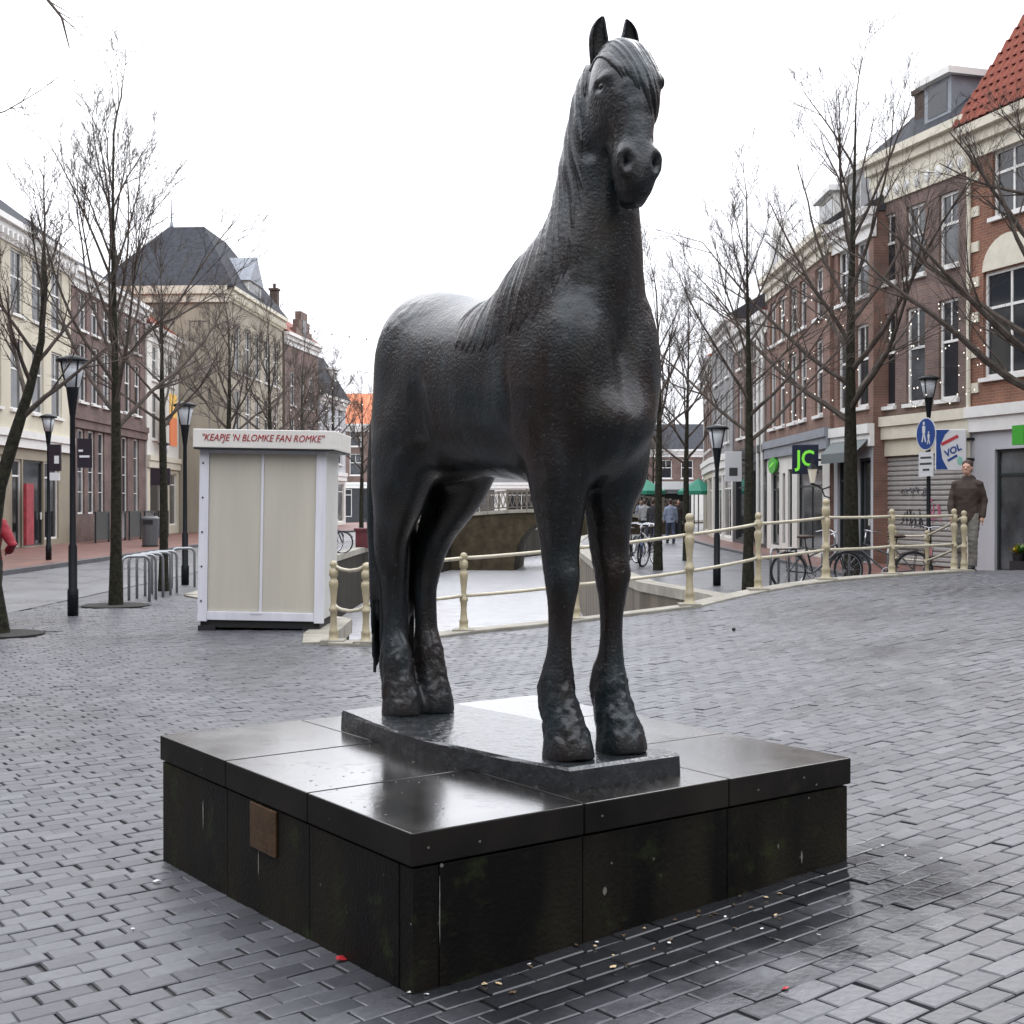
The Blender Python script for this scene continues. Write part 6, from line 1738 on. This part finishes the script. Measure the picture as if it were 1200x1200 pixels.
    for fx, fy in feet:
        sm = MB(); sm.blob((fx+.06, fy, .045), (.145, .053, .045), 14, 8); sm.box(fx-.08, fx+.19, fy-.045, fy+.045, 0, .022); sm.build('shoe', cols['shoes'], t, smooth=False)
    if detail:
        for d in (-1, 1): MB().blob((.113, d*.032, hz+.012), (.008, .012, .007), 8, 6).build('eye', M_EYE, t, smooth=True)
    return t
M_EYE = mat('eye_dark', (.03, .025, .02), .2)
M_SKIN = mat('skin', (.50, .29, .21), .55); M_BRH = mat('brown_hair', (.045, .025, .015), .7); M_SHOE = mat('black_shoes', (.015, .015, .015), .5)
BROWN = dict(skin=M_SKIN, coat=mat('brown_jacket', (.040, .026, .019), .8, .3, 9), legs=mat('grey_trousers', (.155, .145, .125), .85, .2, 12), hair=M_BRH, shoes=M_SHOE, hood=True)
RED = dict(skin=M_SKIN, coat=mat('red_coat', (.27, .008, .020), .7, .2, 6), legs=mat('dark_trousers', (.03, .03, .04), .8), hair=M_BRH, shoes=M_SHOE, hood=True)
make_person('person', 'person in brown jacket and grey trousers standing by the end of the bridge railing', (7.33, 21.0, gz(7.33, 21.0)), math.radians(-122), BROWN, dict(stride=.09, arms=[((-.04, .245, 1.11), (.03, .235, .86)), ((.03, -.245, 1.11), (.12, -.215, .88))]), voxel=.0065, height=1.76)
make_person('person', 'person in a red coat half hidden by the leaning tree trunk', (-6.42, 15.95, 0), math.radians(100), RED, dict(stride=.12, coat=.55, arms=[((-.12, .30, 1.12), (.10, .26, 1.02)), ((-.14, -.34, 1.10), (.10, -.24, 1.02))]), voxel=.010, detail=True, height=1.66)
far = [dict(skin=M_SKIN, coat=mat('walker_coat', c, .8), legs=mat('walker_trousers', l, .8), hair=M_BRH, shoes=M_SHOE) for c, l in (((.02, .02, .025), (.03, .035, .06)), ((.22, .26, .34), (.05, .06, .10)), ((.03, .02, .02), (.02, .02, .02)), ((.30, .30, .30), (.04, .04, .06)))]
fl = ['walker in black coat far along the right quay', 'walker in pale blue coat far along the right quay', 'walker in dark brown coat far along the right quay', 'walker in light grey coat far along the right quay']
spots = [((5.2, 48.0, 0), 1, 0), ((6.2, 51.0, 0), 1.6, 1), ((7.9, 62.0, 0), -1.6, 2), ((5.9, 58.0, 0), 1.4, 3), ((8.3, 66, 0), 1.2, 0), ((6.9, 70, 0), -1.4, 1)]
made = {}
for loc, rz_, k in spots:
    if k not in made:
        made[k] = make_person('person', fl[k], loc, rz_, far[k], dict(stride=.16), voxel=.02, detail=False, height=1.72, group='walkers on the right quay')
    else:
        c = copy_tree(made[k]); c.location = loc; c.rotation_euler = (0, 0, rz_)
# ---------------------------------------------------------------- litter on the paving and plinth
M_PAPER = mat('white_paper', (.75, .75, .74), .7); M_BUTT = mat('cigarette_end', (.55, .42, .25), .8); M_REDP = mat('red_wrapper', (.42, .02, .03), .5); M_LEAF = mat('dead_leaf', (.10, .06, .03), .8, .4, 30)
def scrap(name, label, cat_, X, Y, size, m_, seed, z=None, group=None):
    r = random.Random(seed); b = MB(); n = 6; vs_ = []
    for k in range(n):
        a = 2*math.pi*k/n+r.uniform(-.3, .3); q = size*r.uniform(.55, 1.0); vs_.append((q*math.cos(a), q*.65*math.sin(a), r.uniform(.001, size*.5)))
    vs_.append((0, 0, size*r.uniform(.3, .7)))
    b.add(vs_, [(k, (k+1) % n, n) for k in range(n)])
    o = b.build(name, m_); o.location = (X, Y, (gz(X, Y) if z is None else z)+.003); o.rotation_euler = (0, 0, r.uniform(0, 6))
    sd = o.modifiers.new('thick', 'SOLIDIFY'); sd.thickness = .0015
    return tag(o, label, cat_, group)
def px(u, v):
    z = .05
    for _ in range(4):
        X, Y, _z = at(u, v, z); z = gz(X, Y)
    return X, Y
scrap('paper_scrap', 'crumpled white paper scrap on the paving beside the left side of the plinth', 'litter', *px(183, 1036), .022, M_PAPER, 1)
for k, (u, v) in enumerate(((700, 1107), (785, 1108), (893, 1091), (841, 1131), (620, 1133), (850, 1077), (155, 1091), (960, 1098), (480, 1166), (500, 1168), (1035, 993), (1062, 1005), (1104, 1008))):
    scrap('paper_scrap', 'tiny white paper scrap on the wet pavers round the plinth', 'litter', *px(u, v), .011, M_PAPER, 10+k, group='white scraps on the pavers')
scrap('wrapper', 'thin red wrapper at the foot of the left side of the plinth', 'litter', *px(398, 1128), .030, M_REDP, 40)
scrap('wrapper', 'tiny red wrapper on the pavers below the right side of the plinth', 'litter', *px(921, 1162), .016, M_REDP, 41)
lr = random.Random(6)
for k in range(26):
    u = lr.uniform(560, 1000); v = 1165-(u-480)*.30+lr.uniform(4, 46)
    scrap('dead_leaf', 'brown dead leaf scrap in the wet joints along the right side of the plinth', 'litter', *px(u, min(1190, v)), lr.uniform(.008, .016), M_LEAF if k % 3 else M_BUTT, 60+k, group='leaf scraps by the plinth')
o = MB().blob((0, 0, .02), (.02, .02, .02), 8, 6).build('pebble', M_KD); X, Y = px(860, 739); o.location = (X, Y, gz(X, Y)); tag(o, 'single small dark pebble lying on the open paving', 'pebble')
# lime spots and a pale run on the stone, as thin raised stains of their own shape
M_LIME2 = mat('lime_stain', (.17, .17, .15), .8, .4, 60)
def stain(face, s, z, w, h, seed):
    r = random.Random(seed); n = 9; b = MB(); pts = [(w*math.cos(2*math.pi*k/n)*r.uniform(.6, 1), h*math.sin(2*math.pi*k/n)*r.uniform(.6, 1)) for k in range(n)]
    if face == 'R': b.add([(s+x, .0105, z+q) for x, q in pts], [tuple(range(n))])
    elif face == 'L': b.add([(.0095, s+x, z+q) for x, q in pts], [tuple(range(n))[::-1]])
    elif face == 'C': b.add([(s+x, -.0012, z+q) for x, q in pts], [tuple(range(n))])
    else: b.add([(s+x, z+q, PLINTH_TOP+.0012) for x, q in pts], [tuple(range(n))])
    b.build('lime_stain', M_LIME2, plinth)
stain('R', .108, .30, .003, .13, 1); stain('R', .115, .435, .008, .008, 2)
for k, (s, z, w, h) in enumerate(((.77, .24, .011, .018), (.80, .33, .005, .005), (1.75, .20, .006, .030), (1.62, .26, .005, .012), (1.79, .42, .006, .005))): stain('R', s, z, w, h, 10+k)
for k, (s, z, w, h) in enumerate(((1.10, .22, .010, .06), (1.62, .30, .014, .07), (.02, .27, .006, .006))): stain('L', s, z, w*.6, h, 30+k)
for k, (s, z) in enumerate(((.25, .49), (.75, .50), (1.5, .49), (1.75, .505), (1.82, .47), (.06, .50))): stain('C', s, z, .006, .005, 50+k)
tr = random.Random(8)
for k in range(34): stain('T', tr.uniform(.05, .6), tr.uniform(.1, 1.2), tr.uniform(.003, .011), tr.uniform(.002, .006), 80+k)
